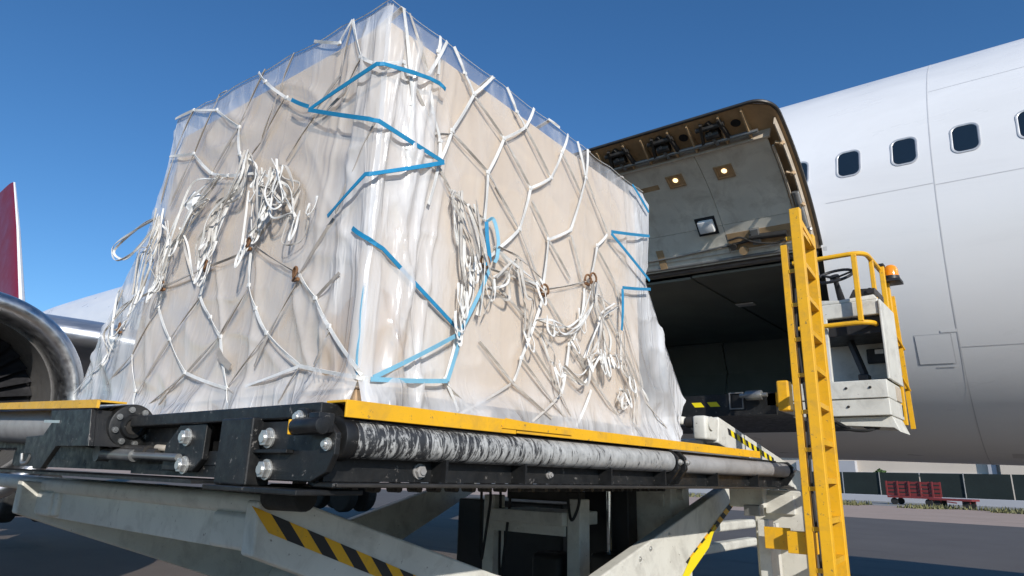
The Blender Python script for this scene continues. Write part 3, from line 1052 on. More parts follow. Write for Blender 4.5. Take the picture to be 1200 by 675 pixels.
def engine(s):
    o = (X0 - s * 8.06, 9.0, 2.22)
    ring = []
    for i in range(15):
        a = R(-95 + 215 * i / 14)
        ring.append((0.16 - 0.16 * math.cos(a) * 1.15, 1.115 + 0.13 * math.sin(a)))
    e = mk("engine", revolve([(0.30, 1.245), (0.9, 1.31), (2.0, 1.33), (3.0, 1.22), (3.8, 1.02), (3.8, 0.97), (3.0, 1.0)], o, 'y', 64), M['white'], aircraft, smooth=True, sharp=40, label="engine nacelle with polished inlet lip under the wing")
    lipprof = [(0.42, 0.965), (0.26, 0.97), (0.13, 0.985), (0.04, 1.03), (0.0, 1.085), (0.005, 1.13), (0.04, 1.175), (0.11, 1.21), (0.22, 1.238), (0.31, 1.25)]
    mk("inlet_lip", revolve(lipprof, o, 'y', 72), M['lip'], e, smooth=True, sharp=0)
    mk("inlet_duct", revolve([(0.42, 0.964), (0.42, 0.945), (0.7, 0.945), (1.15, 0.96), (1.5, 0.96)], o, 'y', 64), M['duct'], e, smooth=True)
    mk("spinner", revolve([(0.72, 0.002), (0.80, 0.10), (0.95, 0.21), (1.15, 0.30), (1.4, 0.32)], o, 'y', 32), M['fan'], e, smooth=True)
    mk("fan_backing", revolve([(1.42, 0.0), (1.42, 0.96)], o, 'y', 48), M['black_plastic'], e)
    nb = 34
    proto = None
    for k in range(nb):
        a = 2 * math.pi * k / nb
        if proto is None:
            vs, fs = [], []
            for i in range(7):
                t = i / 6
                r = lerp(0.30, 0.95, t)
                tw = lerp(R(35), R(64), t)
                ch = lerp(0.16, 0.27, t)
                for q in (-1, -0.3, 0.4, 1):
                    yy = 1.22 - math.cos(tw) * q * ch * 0.5
                    xx = math.sin(tw) * q * ch * 0.5 + 0.02 * (1 - q * q)
                    vs.append(Vector((xx, yy, r)))
            for i in range(6):
                for q in range(3):
                    fs.append((i * 4 + q, i * 4 + q + 1, (i + 1) * 4 + q + 1, (i + 1) * 4 + q))
            me = bpy.data.meshes.new("fan_blade")
            me.from_pydata(vs, [], fs)
            me.materials.append(M['fan'])
            me.polygons.foreach_set("use_smooth", [True] * len(fs))
            proto = me
        b = bpy.data.objects.new("fan_blade", proto)
        COL.objects.link(b)
        b.parent = e
        b.location = Vector(o) - FRAME[e]
        b.rotation_euler = (0, a, 0)
    # pylon and core
    mk("pylon", loft([[Vector((o[0] - 0.18, o[1] + 1.4, o[2] + 1.26)), Vector((o[0] + 0.18, o[1] + 1.4, o[2] + 1.26)), Vector((o[0] + 0.2, o[1] + 5.5, o[2] + 1.5)), Vector((o[0] - 0.2, o[1] + 5.5, o[2] + 1.5))],
                       [Vector((o[0] - 0.06, o[1] + 1.0, o[2] + 1.28)), Vector((o[0] + 0.06, o[1] + 1.0, o[2] + 1.28)), Vector((o[0] + 0.1, o[1] + 6.5, o[2] + 0.9)), Vector((o[0] - 0.1, o[1] + 6.5, o[2] + 0.9))]]), M['white'], e)
    mk("exhaust_core", revolve([(3.0, 0.95), (4.4, 0.62), (5.2, 0.45), (5.2, 0.3), (5.9, 0.03)], o, 'y', 40), M['steel'], e, smooth=True)
engine(1)
engine(-1)

def vsection(le, chord, thick, n=12):
    pts = section((0, 0, 0), chord, thick, n)
    return [Vector((le[0] + p.z, le[1] + p.y, le[2])) for p in pts]
fin_st = [(39.8, 6.6, 9.6), (41.6, 8.4, 8.0), (46.6, 14.0, 5.2), (50.3, 17.8, 3.4)]
fin = mk("tail_fin", loft([vsection((X0, y, z), c, 0.10) for y, z, c in fin_st]), M['red_fin'], aircraft, smooth=True, sharp=50, label="dark red tail fin with pale leading edge")
secs = []
for y, z, c in fin_st:
    full = vsection((X0, y - 0.03, z), c * 1.006, 0.105, 12)
    secs.append([full[i] for i in range(1, -1, -1)] + [full[-i] for i in range(1, 2)])
n = len(secs[0])
mk("fin_leading_edge", ([p for q in secs for p in q], [(k * n + i, k * n + i + 1, (k + 1) * n + i + 1, (k + 1) * n + i) for k in range(3) for i in range(n - 1)]), M['white'], fin, smooth=True, sharp=60)
for s in (1, -1):
    mk("tailplane", loft([section((X0 - s * d, y, z), c, 0.10) for d, y, z, c in ((0.5, 43.5, 6.2, 6.0), (9.3, 50.0, 6.9, 2.2))]), M['white'], aircraft, smooth=True, sharp=50)
# belly landing gear, out of the picture but it carries the aircraft
for (gx, gy, tall) in ((X0, -9.0, 1.9), (X0 - 4.6, 19.0, 3.2), (X0 + 4.6, 19.0, 3.2)):
    mk("gear_leg", cyl((gx, gy, 0.45), (gx, gy, tall + 0.3), 0.13, 12), M['steel'], aircraft)
    for dx in (-0.38, 0.38):
        for dy in ((0,) if gy < 0 else (-0.7, 0.7)):
            mk("gear_wheel", cyl((gx + dx - 0.17, gy + dy, 0.56), (gx + dx + 0.17, gy + dy, 0.56), 0.56, 20, bev=0.06), M['rubber'], aircraft)
aircraft.rotation_euler = (R(1.5), 0, 0)
aircraft.location = (X0, AY + 0.11, 0.0)

# ================================================================== the cargo loader
def catm(P, k=7):
    out = []
    Q = [P[0] * 2 - P[1]] + P + [P[-1] * 2 - P[-2]]
    for i in range(1, len(Q) - 2):
        a, b, c, d = Q[i - 1], Q[i], Q[i + 1], Q[i + 2]
        for j in range(k):
            t = j / k
            out.append(0.5 * ((2 * b) + (c - a) * t + (2 * a - 5 * b + 4 * c - d) * t * t + (3 * b - a - 3 * c + d) * t ** 3))
    out.append(P[-1])
    return out
loader = thing("cargo_loader", "white scissor-lift cargo loader with black deck frame carrying the wrapped load", "loader", (3.3, 2.9, 0.0))
BK, LW, YE = M['black'], M['loader_white'], M['yellow']

# ---- main deck
deck = mk("deck_frame", box(1.27, 5.44, 1.735, 5.75, 1.865, 1.955, 0.006), BK, loader)
for i in range(9):
    x = 1.5 + 0.47 * i
    mk("cross_member", box(x, x + 0.07, 1.74, 5.7, 1.775, 1.862), BK, deck)
for i in range(13):
    y = 1.95 + 0.28 * i
    mk("deck_roller", cyl((1.3, y, 1.965), (5.42, y, 1.965), 0.018, 10), M['steel'], deck)
mk("side_beam", merge(box(1.22, 5.46, 1.70, 1.728, 1.764, 1.935), box(1.20, 5.46, 1.625, 1.728, 1.748, 1.762, 0.003), box(1.26, 5.44, 1.66, 1.728, 1.925, 1.94)), BK, loader)
mk("flange_edge", box(1.21, 5.45, 1.618, 1.6245, 1.750, 1.760, 0.002), M['dark_metal'], loader)
for x in (1.66, 2.1, 2.75, 3.3, 4.0, 4.7):
    mk("web_stiffener", box(x, x + 0.012, 1.63, 1.70, 1.764, 1.84), BK, loader)
mk("web_bolt", hexbolt((1.60, 1.70, 1.80), (0, -1, 0), 0.022, 0.02), M['grey_roller'], loader)
mk("web_bolt", hexbolt((2.35, 1.70, 1.80), (0, -1, 0), 0.014, 0.016), M['grey_roller'], loader)
# yellow guard strips: angle plates lapped at the joint
def guard(x0, x1, y, z0, z1):
    return merge(box(x0, x1, y, y + 0.008, z0, z1, 0.002), box(x0, x1, y + 0.0085, y + 0.10, z1 - 0.008, z1, 0.002))
mk("guard_strip", guard(1.215, 2.02, 1.615, 1.948, 2.0), YE, loader)
mk("guard_strip", guard(2.03, 4.74, 1.618, 1.952, 1.998), YE, loader)
mk("guard_lap", prism([(1.93, 1.965), (2.40, 1.966), (2.36, 1.985), (1.95, 2.0035)], 'y', 1.6105, 1.6145), YE, loader)
# side rollers
mk("side_roller", cyl((1.262, 1.665, 1.888), (3.39, 1.665, 1.888), 0.056, 40, bev=0.004), M['worn'], loader, smooth=True, label="white side roller with paint worn to black")
mk("side_roller", cyl((3.53, 1.668, 1.882), (5.38, 1.668, 1.882), 0.052, 36, bev=0.004), M['grey_roller'], loader, smooth=True, label="dark grey side roller")
for x in (3.40, 3.49, 5.395):
    rb = mk("roller_bracket", prism([(1.60, 1.85), (1.605, 1.91), (1.64, 1.945), (1.70, 1.945), (1.725, 1.90), (1.725, 1.77), (1.66, 1.77)], 'x', x, x + 0.028, 0.003), BK, loader)
    mk("bolt", hexbolt((x + 0.014, 1.600, 1.885), (0, -1, 0), 0.014, 0.014), M['zinc'], rb)
mk("roller_hub", cyl((1.215, 1.665, 1.888), (1.2615, 1.665, 1.888), 0.066, 28, bev=0.006), BK, loader, smooth=True)
mk("roller_axle", cyl((1.185, 1.665, 1.888), (1.214, 1.665, 1.888), 0.028, 20), M['rust'], loader, smooth=True)

# ---- rear corner bracket facing the camera
cb = mk("corner_bracket", merge(
    prism([(2.0, 1.762), (1.70, 1.762), (1.63, 1.79), (1.60, 1.84), (1.60, 1.90), (1.65, 1.94), (2.0, 1.94)], 'x', 1.176, 1.196, 0.003),
    box(1.135, 1.22, 1.985, 2.18, 1.742, 1.953, 0.006), box(1.105, 1.34, 1.66, 2.19, 1.726, 1.741, 0.003),
    box(1.15, 1.1755, 1.80, 1.99, 1.842, 1.853, 0.002), box(1.22, 1.60, 2.14, 2.17, 1.76, 1.94)), BK, loader)
for (y, z) in ((1.94, 1.889), (1.933, 1.793)):
    mk("bolt", hexbolt((1.1755, y, z), (-1, 0, 0), 0.027, 0.024), M['zinc'], cb, smooth=False)
mk("small_bolt", hexbolt((1.1755, 1.632, 1.868), (-1, 0, 0), 0.016, 0.014), M['zinc'], cb)
pin = mk("lock_pin", merge(cyl((1.13, 1.60, 1.918), (1.13, 1.735, 1.916), 0.025, 20, bev=0.003), box(1.12, 1.1755, 1.61, 1.66, 1.90, 1.955, 0.004)), BK, cb, smooth=True)
mk("pin_cap", box(1.11, 1.15, 1.7355, 1.745, 1.893, 1.937, 0.003), YE, pin)
ear = mk("pin_ear", prism([(1.70, 1.90), (1.70, 1.955), (1.715, 1.972), (1.75, 1.972), (1.765, 1.955), (1.765, 1.90)], 'x', 1.14, 1.160, 0.004), BK, cb)
mk("ear_bolt", hexbolt((1.1395, 1.733, 1.945), (-1, 0, 0), 0.017, 0.014), M['zinc'], ear)
# second bracket and top rail
rb = mk("bolt_bracket", merge(prism([(2.66, 1.778), (2.42, 1.778), (2.36, 1.82), (2.36, 1.945), (2.56, 1.945), (2.66, 1.87)], 'x', 1.176, 1.20, 0.004),
    prism([(2.42, 1.80), (2.20, 1.80), (2.20, 1.85), (2.36, 1.85)], 'x', 1.20, 1.23, 0.003)), BK, loader)
for (y, z) in ((2.486, 1.898), (2.478, 1.799)):
    mk("bolt", hexbolt((1.1755, y, z), (-1, 0, 0), 0.027, 0.024), M['zinc'], rb)
mk("deck_rail", merge(box(1.165, 1.265, 1.67, 2.99, 1.9455, 1.99, 0.005), box(1.205, 1.262, 1.72, 3.0, 1.76, 1.80)), BK, loader)
mk("added_shade_lip", box(1.07, 1.32, 2.195, 6.4, 1.742, 1.752), BK, loader)  # lip added to lengthen the overhang and keep sun off the white cross beam
mk("web_plate", box(1.245, 1.262, 1.735, 4.7, 1.77, 1.944), BK, loader)

# ---- rear roller with drive motor
motor = mk("drive_motor", merge(cyl((1.19, 3.02, 1.948), (1.19, 3.40, 1.955), 0.094, 36, bev=0.01)), BK, loader, smooth=True)
mk("hub_ring", revolve([(-0.004, 0.028), (-0.014, 0.034), (-0.014, 0.046), (-0.002, 0.052)], (1.19, 3.02, 1.948), 'y', 28), BK, motor, smooth=True)
mk("hub_plate", cyl((1.19, 3.012, 1.948), (1.19, 3.02, 1.948), 0.034, 24), M['dark_metal'], motor)
for k in range(8):
    a = 2 * math.pi * (k + 0.3) / 8
    p = Vector((1.19 + 0.071 * math.cos(a), 3.02, 1.948 + 0.071 * math.sin(a)))
    mk("cap_screw", merge(cyl(p, p + V(0, -0.010, 0), 0.0125, 12), cyl(p + V(0, -0.010, 0), p + V(0, -0.0135, 0), 0.007, 6)), M['steel'], motor)
mk("rim_mark", revolve([(0.075, 0.0945), (0.095, 0.0965), (0.10, 0.0945)], (1.19, 3.02, 1.949), 'y', 36), M['grey_roller'], motor, smooth=True)
mk("drive_roller", cyl((1.19, 3.42, 1.958), (1.19, 6.4, 2.03), 0.092, 36), M['grey_roller'], loader, smooth=True)
gp = mk("notched_plate", merge(prism([(3.537, 2.022), (3.063, 2.011), (3.019, 1.862), (3.384, 1.863), (3.518, 1.768), (3.63, 1.766), (3.696, 1.83), (3.792, 1.829), (3.81, 1.908), (3.578, 1.913), (3.501, 1.965)], 'x', 1.035, 1.056, 0.002),
    prism([(3.022, 1.864), (3.064, 2.008), (3.085, 2.008), (3.045, 1.864)], 'x', 1.0565, 1.16)), BK, loader)
mk("weld_scrape", beam((1.0345, 3.40, 1.968), (1.0345, 3.60, 1.975), 0.002, 0.012, up=(0, 0, 1)), M['zinc'], gp)
mk("spring_clip", tube([(1.045, 3.72, 1.83), (1.045, 3.75, 1.79), (1.045, 3.83, 1.785), (1.045, 3.85, 1.83)], 0.008, 8, 0.02), M['steel'], gp)
mk("guard_strip", merge(beam((1.043, 3.02, 2.031), (1.043, 6.4, 2.142), 0.012, 0.034), beam((1.10, 3.02, 2.043), (1.10, 6.4, 2.154), 0.10, 0.008)), M['yellow_worn'], loader)
mk("hose_fitting", merge(cyl((1.18, 2.80, 1.845), (1.18, 3.10, 1.85), 0.026, 14), cyl((1.18, 2.72, 1.843), (1.18, 2.80, 1.845), 0.016, 12)), M['dark_metal'], loader, smooth=True)
mk("hose_plug", cyl((1.19, 2.64, 1.858), (1.19, 2.76, 1.862), 0.013, 14, bev=0.003), M['primer_pale'], loader, smooth=True)
mk("tie_rod", merge(cyl((1.16, 2.50, 1.825), (1.16, 3.25, 1.838), 0.014, 12), cyl((1.16, 2.88, 1.83), (1.16, 3.18, 1.836), 0.024, 14), cyl((1.14, 3.22, 1.84), (1.19, 3.22, 1.84), 0.036, 14)), M['steel'], loader, smooth=True)

# ---- rear cross beam, white
cbm = mk("cross_beam", merge(box(1.56, 1.78, 2.51, 7.2, 1.605, 1.692, 0.034, 4), box(1.60, 1.74, 2.51, 5.33, 1.455, 1.62, 0.008)), LW, loader, smooth=True)
for (ya, yb) in ((2.60, 2.95), (4.98, 5.34)):
    mk("gusset", merge(box(1.55, 1.73, ya, yb, 1.462, 1.615, 0.026, 4), box(1.572, 1.72, ya - 0.06, ya + 0.03, 1.468, 1.61, 0.018, 3)), LW, cbm, smooth=True)
mk("wear_foot", cyl((1.50, 2.415, 1.69), (1.50, 2.18, 1.695), 0.05, 18, bev=0.008), M['rubber'], loader, smooth=True)

# ---- scissor arms
arm1 = [(1.452, 1.675), (1.7, 1.652), (2.875, 1.289), (4.1, 0.96), (6.0, 0.52), (6.0, 0.34), (4.3, 0.62), (2.85, 0.97), (1.72, 1.375), (1.452, 1.475)]
arm2 = [(5.74, 1.738), (5.96, 1.738), (5.96, 1.602), (4.84, 1.114), (3.717, 0.66), (2.2, 0.28), (2.0, 0.40), (2.7, 0.88), (3.717, 1.218)]
a1 = mk("scissor_arm", prism(arm1, 'y', 2.42, 2.505, 0.010), LW, loader)
a2 = mk("scissor_arm", prism(arm2, 'y', 2.28, 2.37, 0.010), LW, loader)
mk("scissor_arm", prism(arm1, 'y', 5.22, 5.31, 0.010), LW, loader)
mk("scissor_arm", prism(arm2, 'y', 5.34, 5.43, 0.010), LW, loader)
mk("pivot_tube", cyl((3.4, 2.30, 0.93), (3.4, 5.40, 0.93), 0.09, 24), LW, loader, smooth=True)
vf, ids = stripes((1.51, 2.4165, 1.556), (3.05, 2.4165, 0.985), (0.0, 0, 0.070), 18, -1.0)
mk("hazard_tape", vf, [M['yellow'], M['black_plastic']], a1, mids=ids)
vf, ids = stripes((5.935, 2.2765, 1.602), (4.965, 2.2765, 1.178), (-0.02, 0, 0.05), 14, 0.7)
mk("hazard_tape", vf, [M['yellow'], M['black_plastic']], a2, mids=ids)
mk("warning_label", prism([(5.27, 1.346), (5.49, 1.451), (5.32, 1.283), (4.90, 1.093), (4.77, 1.071), (4.98, 1.23)], 'y', 2.272, 2.276), M['label_yellow'], a2)
mk("cap_screw", merge(*[hexbolt((x, 2.2795, z), (0, -1, 0), 0.014, 0.008) for x, z in ((4.35, 1.335), (4.20, 1.28), (4.65, 1.41))]), M['zinc'], a2)

# ---- chassis seen under the deck
ch = mk("chassis", merge(box(0.9, 6.3, 2.0, 2.2, 0.42, 0.62, 0.01), box(0.9, 6.3, 3.9, 4.1, 0.42, 0.62, 0.01), box(0.9, 1.2, 2.2, 3.9, 0.42, 0.62), box(3.9, 4.2, 2.2, 3.9, 0.42, 0.62), box(6.0, 6.3, 2.2, 3.9, 0.42, 0.62)), LW, loader)
for y in (3.70, 2.86):
    mk("chassis_post", box(4.36, 4.50, y, y + 0.115, 0.55, 1.63, 0.008), LW, loader)
mk("chassis_tie", merge(box(4.30, 4.80, 2.976, 3.699, 1.43, 1.53, 0.008), box(4.33, 4.349, 2.976, 3.699, 1.36, 1.43)), LW, loader)
mk("chassis_tie", box(4.52, 4.62, 2.976, 3.699, 1.60, 1.68, 0.008), M['dark_metal'], loader)
mk("lift_column", box(4.95, 5.1, 2.78, 3.2, 0.4, 1.74, 0.01), M['black_plastic'], loader)
mk("lift_ram", merge(cyl((4.9, 2.93, 1.0), (4.9, 2.93, 1.74), 0.022, 16), cyl((4.9, 2.93, 0.5), (4.9, 2.93, 1.0), 0.04, 16)), M['chrome'], loader, smooth=True)
mk("control_cabinet", merge(box(5.15, 5.5, 2.5, 2.84, 0.9, 1.745, 0.01), box(5.13, 5.149, 2.56, 2.60, 1.58, 1.68)), LW, loader)
mk("valve_block", box(5.0, 5.2, 2.36, 2.52, 1.38, 1.48, 0.01), LW, loader)
mk("cross_tube", cyl((5.3, 2.45, 1.68), (5.3, 2.9, 1.68), 0.05, 20), LW, loader, smooth=True)
for i in range(26):
    x = 1.7 + 0.135 * i
    mk("chain_link", merge(box(x, x + 0.05, 2.55, 2.59, 1.70, 1.775, 0.006), cyl((x + 0.025, 2.53, 1.715), (x + 0.025, 2.61, 1.715), 0.018, 10)), M['dark_metal'], loader)
for i, (xa, ya, zz) in enumerate(((4.25, 2.80, 1.46), (4.2, 3.62, 1.12), (4.3, 3.5, 0.98))):
    mk("hose", tube([(xa, ya, 1.76), (xa + 0.02, ya, 1.6), (xa, ya + 0.06, zz), (xa + 0.05, ya + 0.12, zz + 0.1), (xa + 0.05, ya + 0.13, 1.72)], 0.011, 8, 0.06), M['rubber'], loader, smooth=True)
def loader_wheel(x, y):
    w = mk("wheel", cyl((x, y - 0.13, 0.50), (x, y + 0.13, 0.50), 0.50, 36, bev=0.05), M['rubber'], loader, smooth=True)
    mk("rim", cyl((x, y - 0.135, 0.50), (x, y + 0.135, 0.50), 0.26, 24), LW, w)
for x in (1.9, 5.35):
    for y in (2.35, 3.50):
        loader_wheel(x, y)
mk("hydraulic_tank", box(5.2, 6.2, 3.6, 4.9, 0.62, 1.55, 0.02), M['black_plastic'], loader)
mk("pump_housing", box(4.7, 5.3, 2.7, 3.0, 0.62, 1.22, 0.03), M['dark_metal'], loader)
mk("engine_cover", box(4.75, 5.0, 3.3, 3.62, 0.62, 1.18, 0.06, 4), M['black_plastic'], loader, smooth=True)

# ---- front frame beside the ladder
ff = mk("support_frame", merge(box(5.10, 5.20, 1.715, 1.80, 0.35, 1.53, 0.006), box(5.20, 5.34, 1.72, 1.79, 0.35, 1.50, 0.006)), LW, loader)
mk("frame_tube", box(5.3, 7.2, 2.55, 2.66, 1.335, 1.42, 0.02, 3), LW, loader)
mk("frame_tube", box(5.3, 7.2, 2.55, 2.66, 1.16, 1.24, 0.02, 3), LW, loader)
mk("cover_panel", merge(box(5.45, 5.62, 1.36, 1.94, 1.10, 1.735, 0.012), box(5.42, 5.449, 1.62, 1.84, 1.56, 1.70, 0.006)), LW, loader)
mk("cover_panel", box(5.36, 5.52, 1.83, 2.10, 1.60, 1.76, 0.01), LW, loader)
mk("junction_box", box(5.20, 5.30, 1.81, 1.93, 1.545, 1.625, 0.006), M['steel'], loader)
mk("cover_step", prism([(1.36, 1.10), (1.94, 1.10), (1.94, 0.35), (1.36, 0.35)], 'x', 5.46, 5.60, 0.006), LW, loader)
mk("blue_sticker", box(5.446, 5.449, 1.585, 1.60, 1.30, 1.42), M['strap_blue'], loader)

# ---- bridge between deck and aircraft
br = mk("bridge_deck", merge(box(5.52, 7.95, 1.72, 4.3, 2.345, 2.45, 0.006), box(5.50, 5.519, 1.72, 4.3, 2.32, 2.50)), BK, loader)
for y in (2.41, 2.27):
    mk("edge_mark", prism([(y, 2.40), (y - 0.085, 2.40), (y - 0.055, 2.44), (y + 0.03, 2.44)], 'x', 5.4965, 5.4995), M['label_yellow'], br)
mk("edge_panel", merge(box(5.485, 5.4995, 2.09, 2.10, 2.37, 2.51), box(5.485, 5.4995, 1.98, 1.99, 2.37, 2.51), box(5.485, 5.4995, 1.99, 2.09, 2.37, 2.38), box(5.485, 5.4995, 1.99, 2.09, 2.50, 2.51)), M['steel'], br)
mk("drive_unit", merge(cyl((5.42, 1.80, 2.47), (5.42, 1.93, 2.47), 0.04, 18, bev=0.006), cyl((5.42, 1.76, 2.47), (5.42, 1.98, 2.47), 0.018, 14)), M['steel'], br, smooth=True)
for i in range(8):
    y = 1.95 + 0.28 * i
    mk("bridge_roller", cyl((5.55, y, 2.46), (7.9, y, 2.46), 0.018, 10), M['steel'], br)
ba = mk("bridge_arm", beam((4.92, 2.03, 2.165), (6.9, 2.03, 1.80), 0.10, 0.20, 0.012), LW, loader)
mk("arm_end", merge(box(4.70, 4.96, 1.985, 2.09, 2.08, 2.255, 0.02, 3), cyl((4.78, 1.97, 2.20), (4.78, 2.12, 2.20), 0.05, 20)), LW, loader, smooth=True)
mk("bridge_arm", beam((4.92, 3.95, 2.165), (6.9, 3.95, 1.80), 0.10, 0.20, 0.012), LW, loader)
mk("bridge_cross_tube", box(4.70, 4.79, 2.16, 3.9, 2.19, 2.255, 0.02, 3), LW, loader, smooth=True)
mk("bridge_cross_tube", box(4.90, 5.05, 2.10, 3.9, 2.05, 2.10, 0.02, 3), LW, loader, smooth=True)
mk("pivot_bush", cyl((4.745, 2.095, 2.21), (4.745, 2.15, 2.21), 0.042, 20), M['dark_metal'], loader, smooth=True)
d = (V(6.9, 2.03, 1.80) - V(4.92, 2.03, 2.165)).normalized()
p0 = V(5.12, 1.9785, 2.14)
vf, ids = stripes(p0, p0 + d * 1.05, (0.012, 0, 0.045), 17, -0.5)
mk("hazard_tape", vf, [M['black_plastic'], M['label_yellow']], ba, mids=ids)
mk("bridge_block", merge(box(5.44, 5.56, 1.60, 1.69, 2.34, 2.58, 0.012), box(5.50, 5.62, 1.70, 1.80, 2.38, 2.50, 0.012)), YE, loader)

# ---- ladder
lad = mk("ladder_rail", box(4.815, 4.868, 1.225, 1.30, 0.30, 3.76, 0.005), YE, loader)
mk("ladder_rail", box(5.285, 5.345, 1.262, 1.345, 0.30, 3.70, 0.005), YE, loader)
mk("ladder_rail", box(4.85, 4.89, 1.347, 1.395, 0.30, 3.50, 0.004), YE, loader)
mk("ladder_head", merge(prism([(4.869, 3.70), (4.869, 3.755), (5.284, 3.62), (5.284, 3.57)], 'y', 1.255, 1.30)), YE, loader)
for i in range(13):
    z = 0.52 + 0.255 * i
    mk("rung", prism([(4.869, 1.235), (4.869, 1.292), (5.284, 1.335), (5.284, 1.272)], 'z', z, z + 0.036), YE, loader)
    mk("rung_tie", box(4.846, 4.862, 1.301, 1.346, z - 0.05, z - 0.022), YE, loader)
mk("ladder_bracket", merge(box(4.985, 5.005, 1.535, 1.715, 1.345, 1.49, 0.004), box(4.90, 5.005, 1.36, 1.534, 1.335, 1.475, 0.004)), YE, loader)

# ---- operator stand
base = mk("cab_base", merge(box(6.02, 6.6, 0.995, 1.75, 2.335, 2.47, 0.006), box(6.005, 6.6, 0.995, 1.75, 2.474, 2.62, 0.006)), LW, loader)
mk("cab_skirt", prism([(1.45, 2.33), (1.0, 2.33), (0.955, 2.205), (1.0, 2.24), (1.35, 2.262)], 'x', 6.08, 6.52, 0.004), LW, loader)
for (y, z) in ((1.30, 2.56), (1.12, 2.56), (1.30, 2.41)):
    mk("bolt", hexbolt((6.0045 if z > 2.47 else 6.0195, y, z), (-1, 0, 0), 0.009, 0.008), M['dark_metal'], base)
con = mk("console", merge(box(6.05, 6.62, 0.995, 1.56, 3.17, 3.30, 0.01), box(6.03, 6.62, 0.972, 0.992, 2.625, 3.29, 0.006), box(6.60, 6.62, 0.995, 1.56, 2.625, 3.17)), LW, loader)
mk("console_top", prism([(1.56, 3.302), (1.0, 3.302), (1.02, 3.345), (1.30, 3.33), (1.56, 3.36)], 'x', 6.06, 6.60, 0.008), LW, con, smooth=True)
mk("switch_panel", prism([(1.22, 3.347), (1.01, 3.352), (1.01, 3.41), (1.18, 3.42)], 'x', 6.10, 6.45, 0.006), M['dark_metal'], con)
mk("gauge", merge(*[cyl((6.08, y, 3.385), (6.099, y, 3.385), 0.025, 14) for y in (1.05, 1.12)]), M['black_plastic'], con)
mk("console_shelf", box(6.10, 6.59, 1.0, 1.55, 3.02, 3.168, 0.006), M['black_plastic'], con)
mk("cab_strut", box(6.02, 6.06, 1.40, 1.445, 2.622, 3.168, 0.004), LW, loader)
ped = mk("pedal_lever", merge(beam((6.35, 1.30, 3.02), (6.28, 1.20, 2.70), 0.045, 0.05, 0.006), box(6.20, 6.32, 1.16, 1.24, 2.64, 2.70, 0.01)), M['black_plastic'], loader)
mk("floor_pedal", box(6.25, 6.4, 1.02, 1.10, 2.622, 2.66, 0.008), M['black_plastic'], loader)
mk("meter_box", box(6.55, 6.598, 1.02, 1.22, 2.84, 2.97, 0.008), M['black_plastic'], loader)
mk("meter_face", box(6.545, 6.549, 1.08, 1.15, 2.92, 2.96), M['zinc'], loader)
# steering wheel
sw = []
cw, nw = V(6.16, 1.33, 3.58), V(-0.55, 0.05, 0.83).normalized()
_, u, w = basis(nw)
ringp = [cw + (u * math.cos(2 * math.pi * i / 32) + w * math.sin(2 * math.pi * i / 32)) * 0.155 for i in range(33)]
stw = mk("steering_wheel", tube(ringp, 0.013, 10), M['black_plastic'], loader, smooth=True)
mk("spoke", merge(*[beam(cw - nw * 0.02, ringp[k], 0.022, 0.012, up=nw) for k in (3, 14, 24)]), M['black_plastic'], stw)
mk("hub", cyl(cw - nw * 0.04, cw + nw * 0.005, 0.04, 18), M['black_plastic'], stw)
mk("steering_column", merge(cyl(cw - nw * 0.24, cw - nw * 0.04, 0.032, 16, 0.02)), M['black_plastic'], loader, smooth=True)
# guard rails
RW = 0.021
mk("guard_rail", tube([(5.97, 1.62, 3.70), (5.97, 1.035, 3.70), (6.80, 1.035, 3.70), (6.80, 1.035, 3.30)], RW, 10, 0.13), YE, loader, smooth=True)
mk("guard_rail", tube([(5.97, 1.62, 3.095), (5.97, 1.035, 3.095), (6.85, 1.035, 3.095)], RW, 10, 0.13), YE, loader, smooth=True)
mk("rail_post", box(5.952, 5.988, 1.10, 1.14, 3.105, 3.69, 0.004), YE, loader)
mk("rail_post", box(6.20, 6.235, 1.018, 1.052, 3.105, 3.69, 0.004), YE, loader)
mk("rail_post", box(6.55, 6.60, 0.995, 1.035, 2.36, 3.72, 0.004), YE, loader)
mk("rail_post", box(6.66, 6.71, 0.985, 1.02, 2.30, 3.60, 0.004), YE, loader)
mk("rail_post", beam((6.86, 1.0, 3.50), (6.86, 0.975, 2.28), 0.035, 0.03), YE, loader)
mk("kick_rail", tube([(6.56, 0.99, 3.12), (6.9, 0.97, 3.0)], 0.012, 8), YE, loader)
mk("kick_rail", tube([(6.60, 0.98, 2.72), (6.87, 0.965, 2.62)], 0.012, 8), YE, loader)
mk("cable", tube(catm([V(6.1, 1.50, 2.32), V(6.12, 1.36, 2.24), V(6.10, 1.2, 2.22), V(6.14, 1.08, 2.27), V(6.2, 1.02, 2.33)]), 0.012, 8), M['rubber'], loader, smooth=True)
mk("cable", tube(catm([V(5.02, 1.36, 3.2), V(5.0, 1.375, 2.8), V(5.03, 1.36, 2.3), V(5.0, 1.37, 1.8), V(5.02, 1.36, 1.2)]), 0.010, 8), M['rubber'], loader, smooth=True)
mk("cable_bracket", box(6.10, 6.30, 1.14, 1.22, 2.24, 2.33, 0.006), M['black_plastic'], loader)
mk("rail_cap", box(6.54, 6.61, 0.99, 1.05, 3.721, 3.745, 0.004), M['black_plastic'], loader)
mk("toe_plate", box(6.35, 6.55, 0.988, 0.994, 2.48, 2.60), M['primer_pale'], loader)
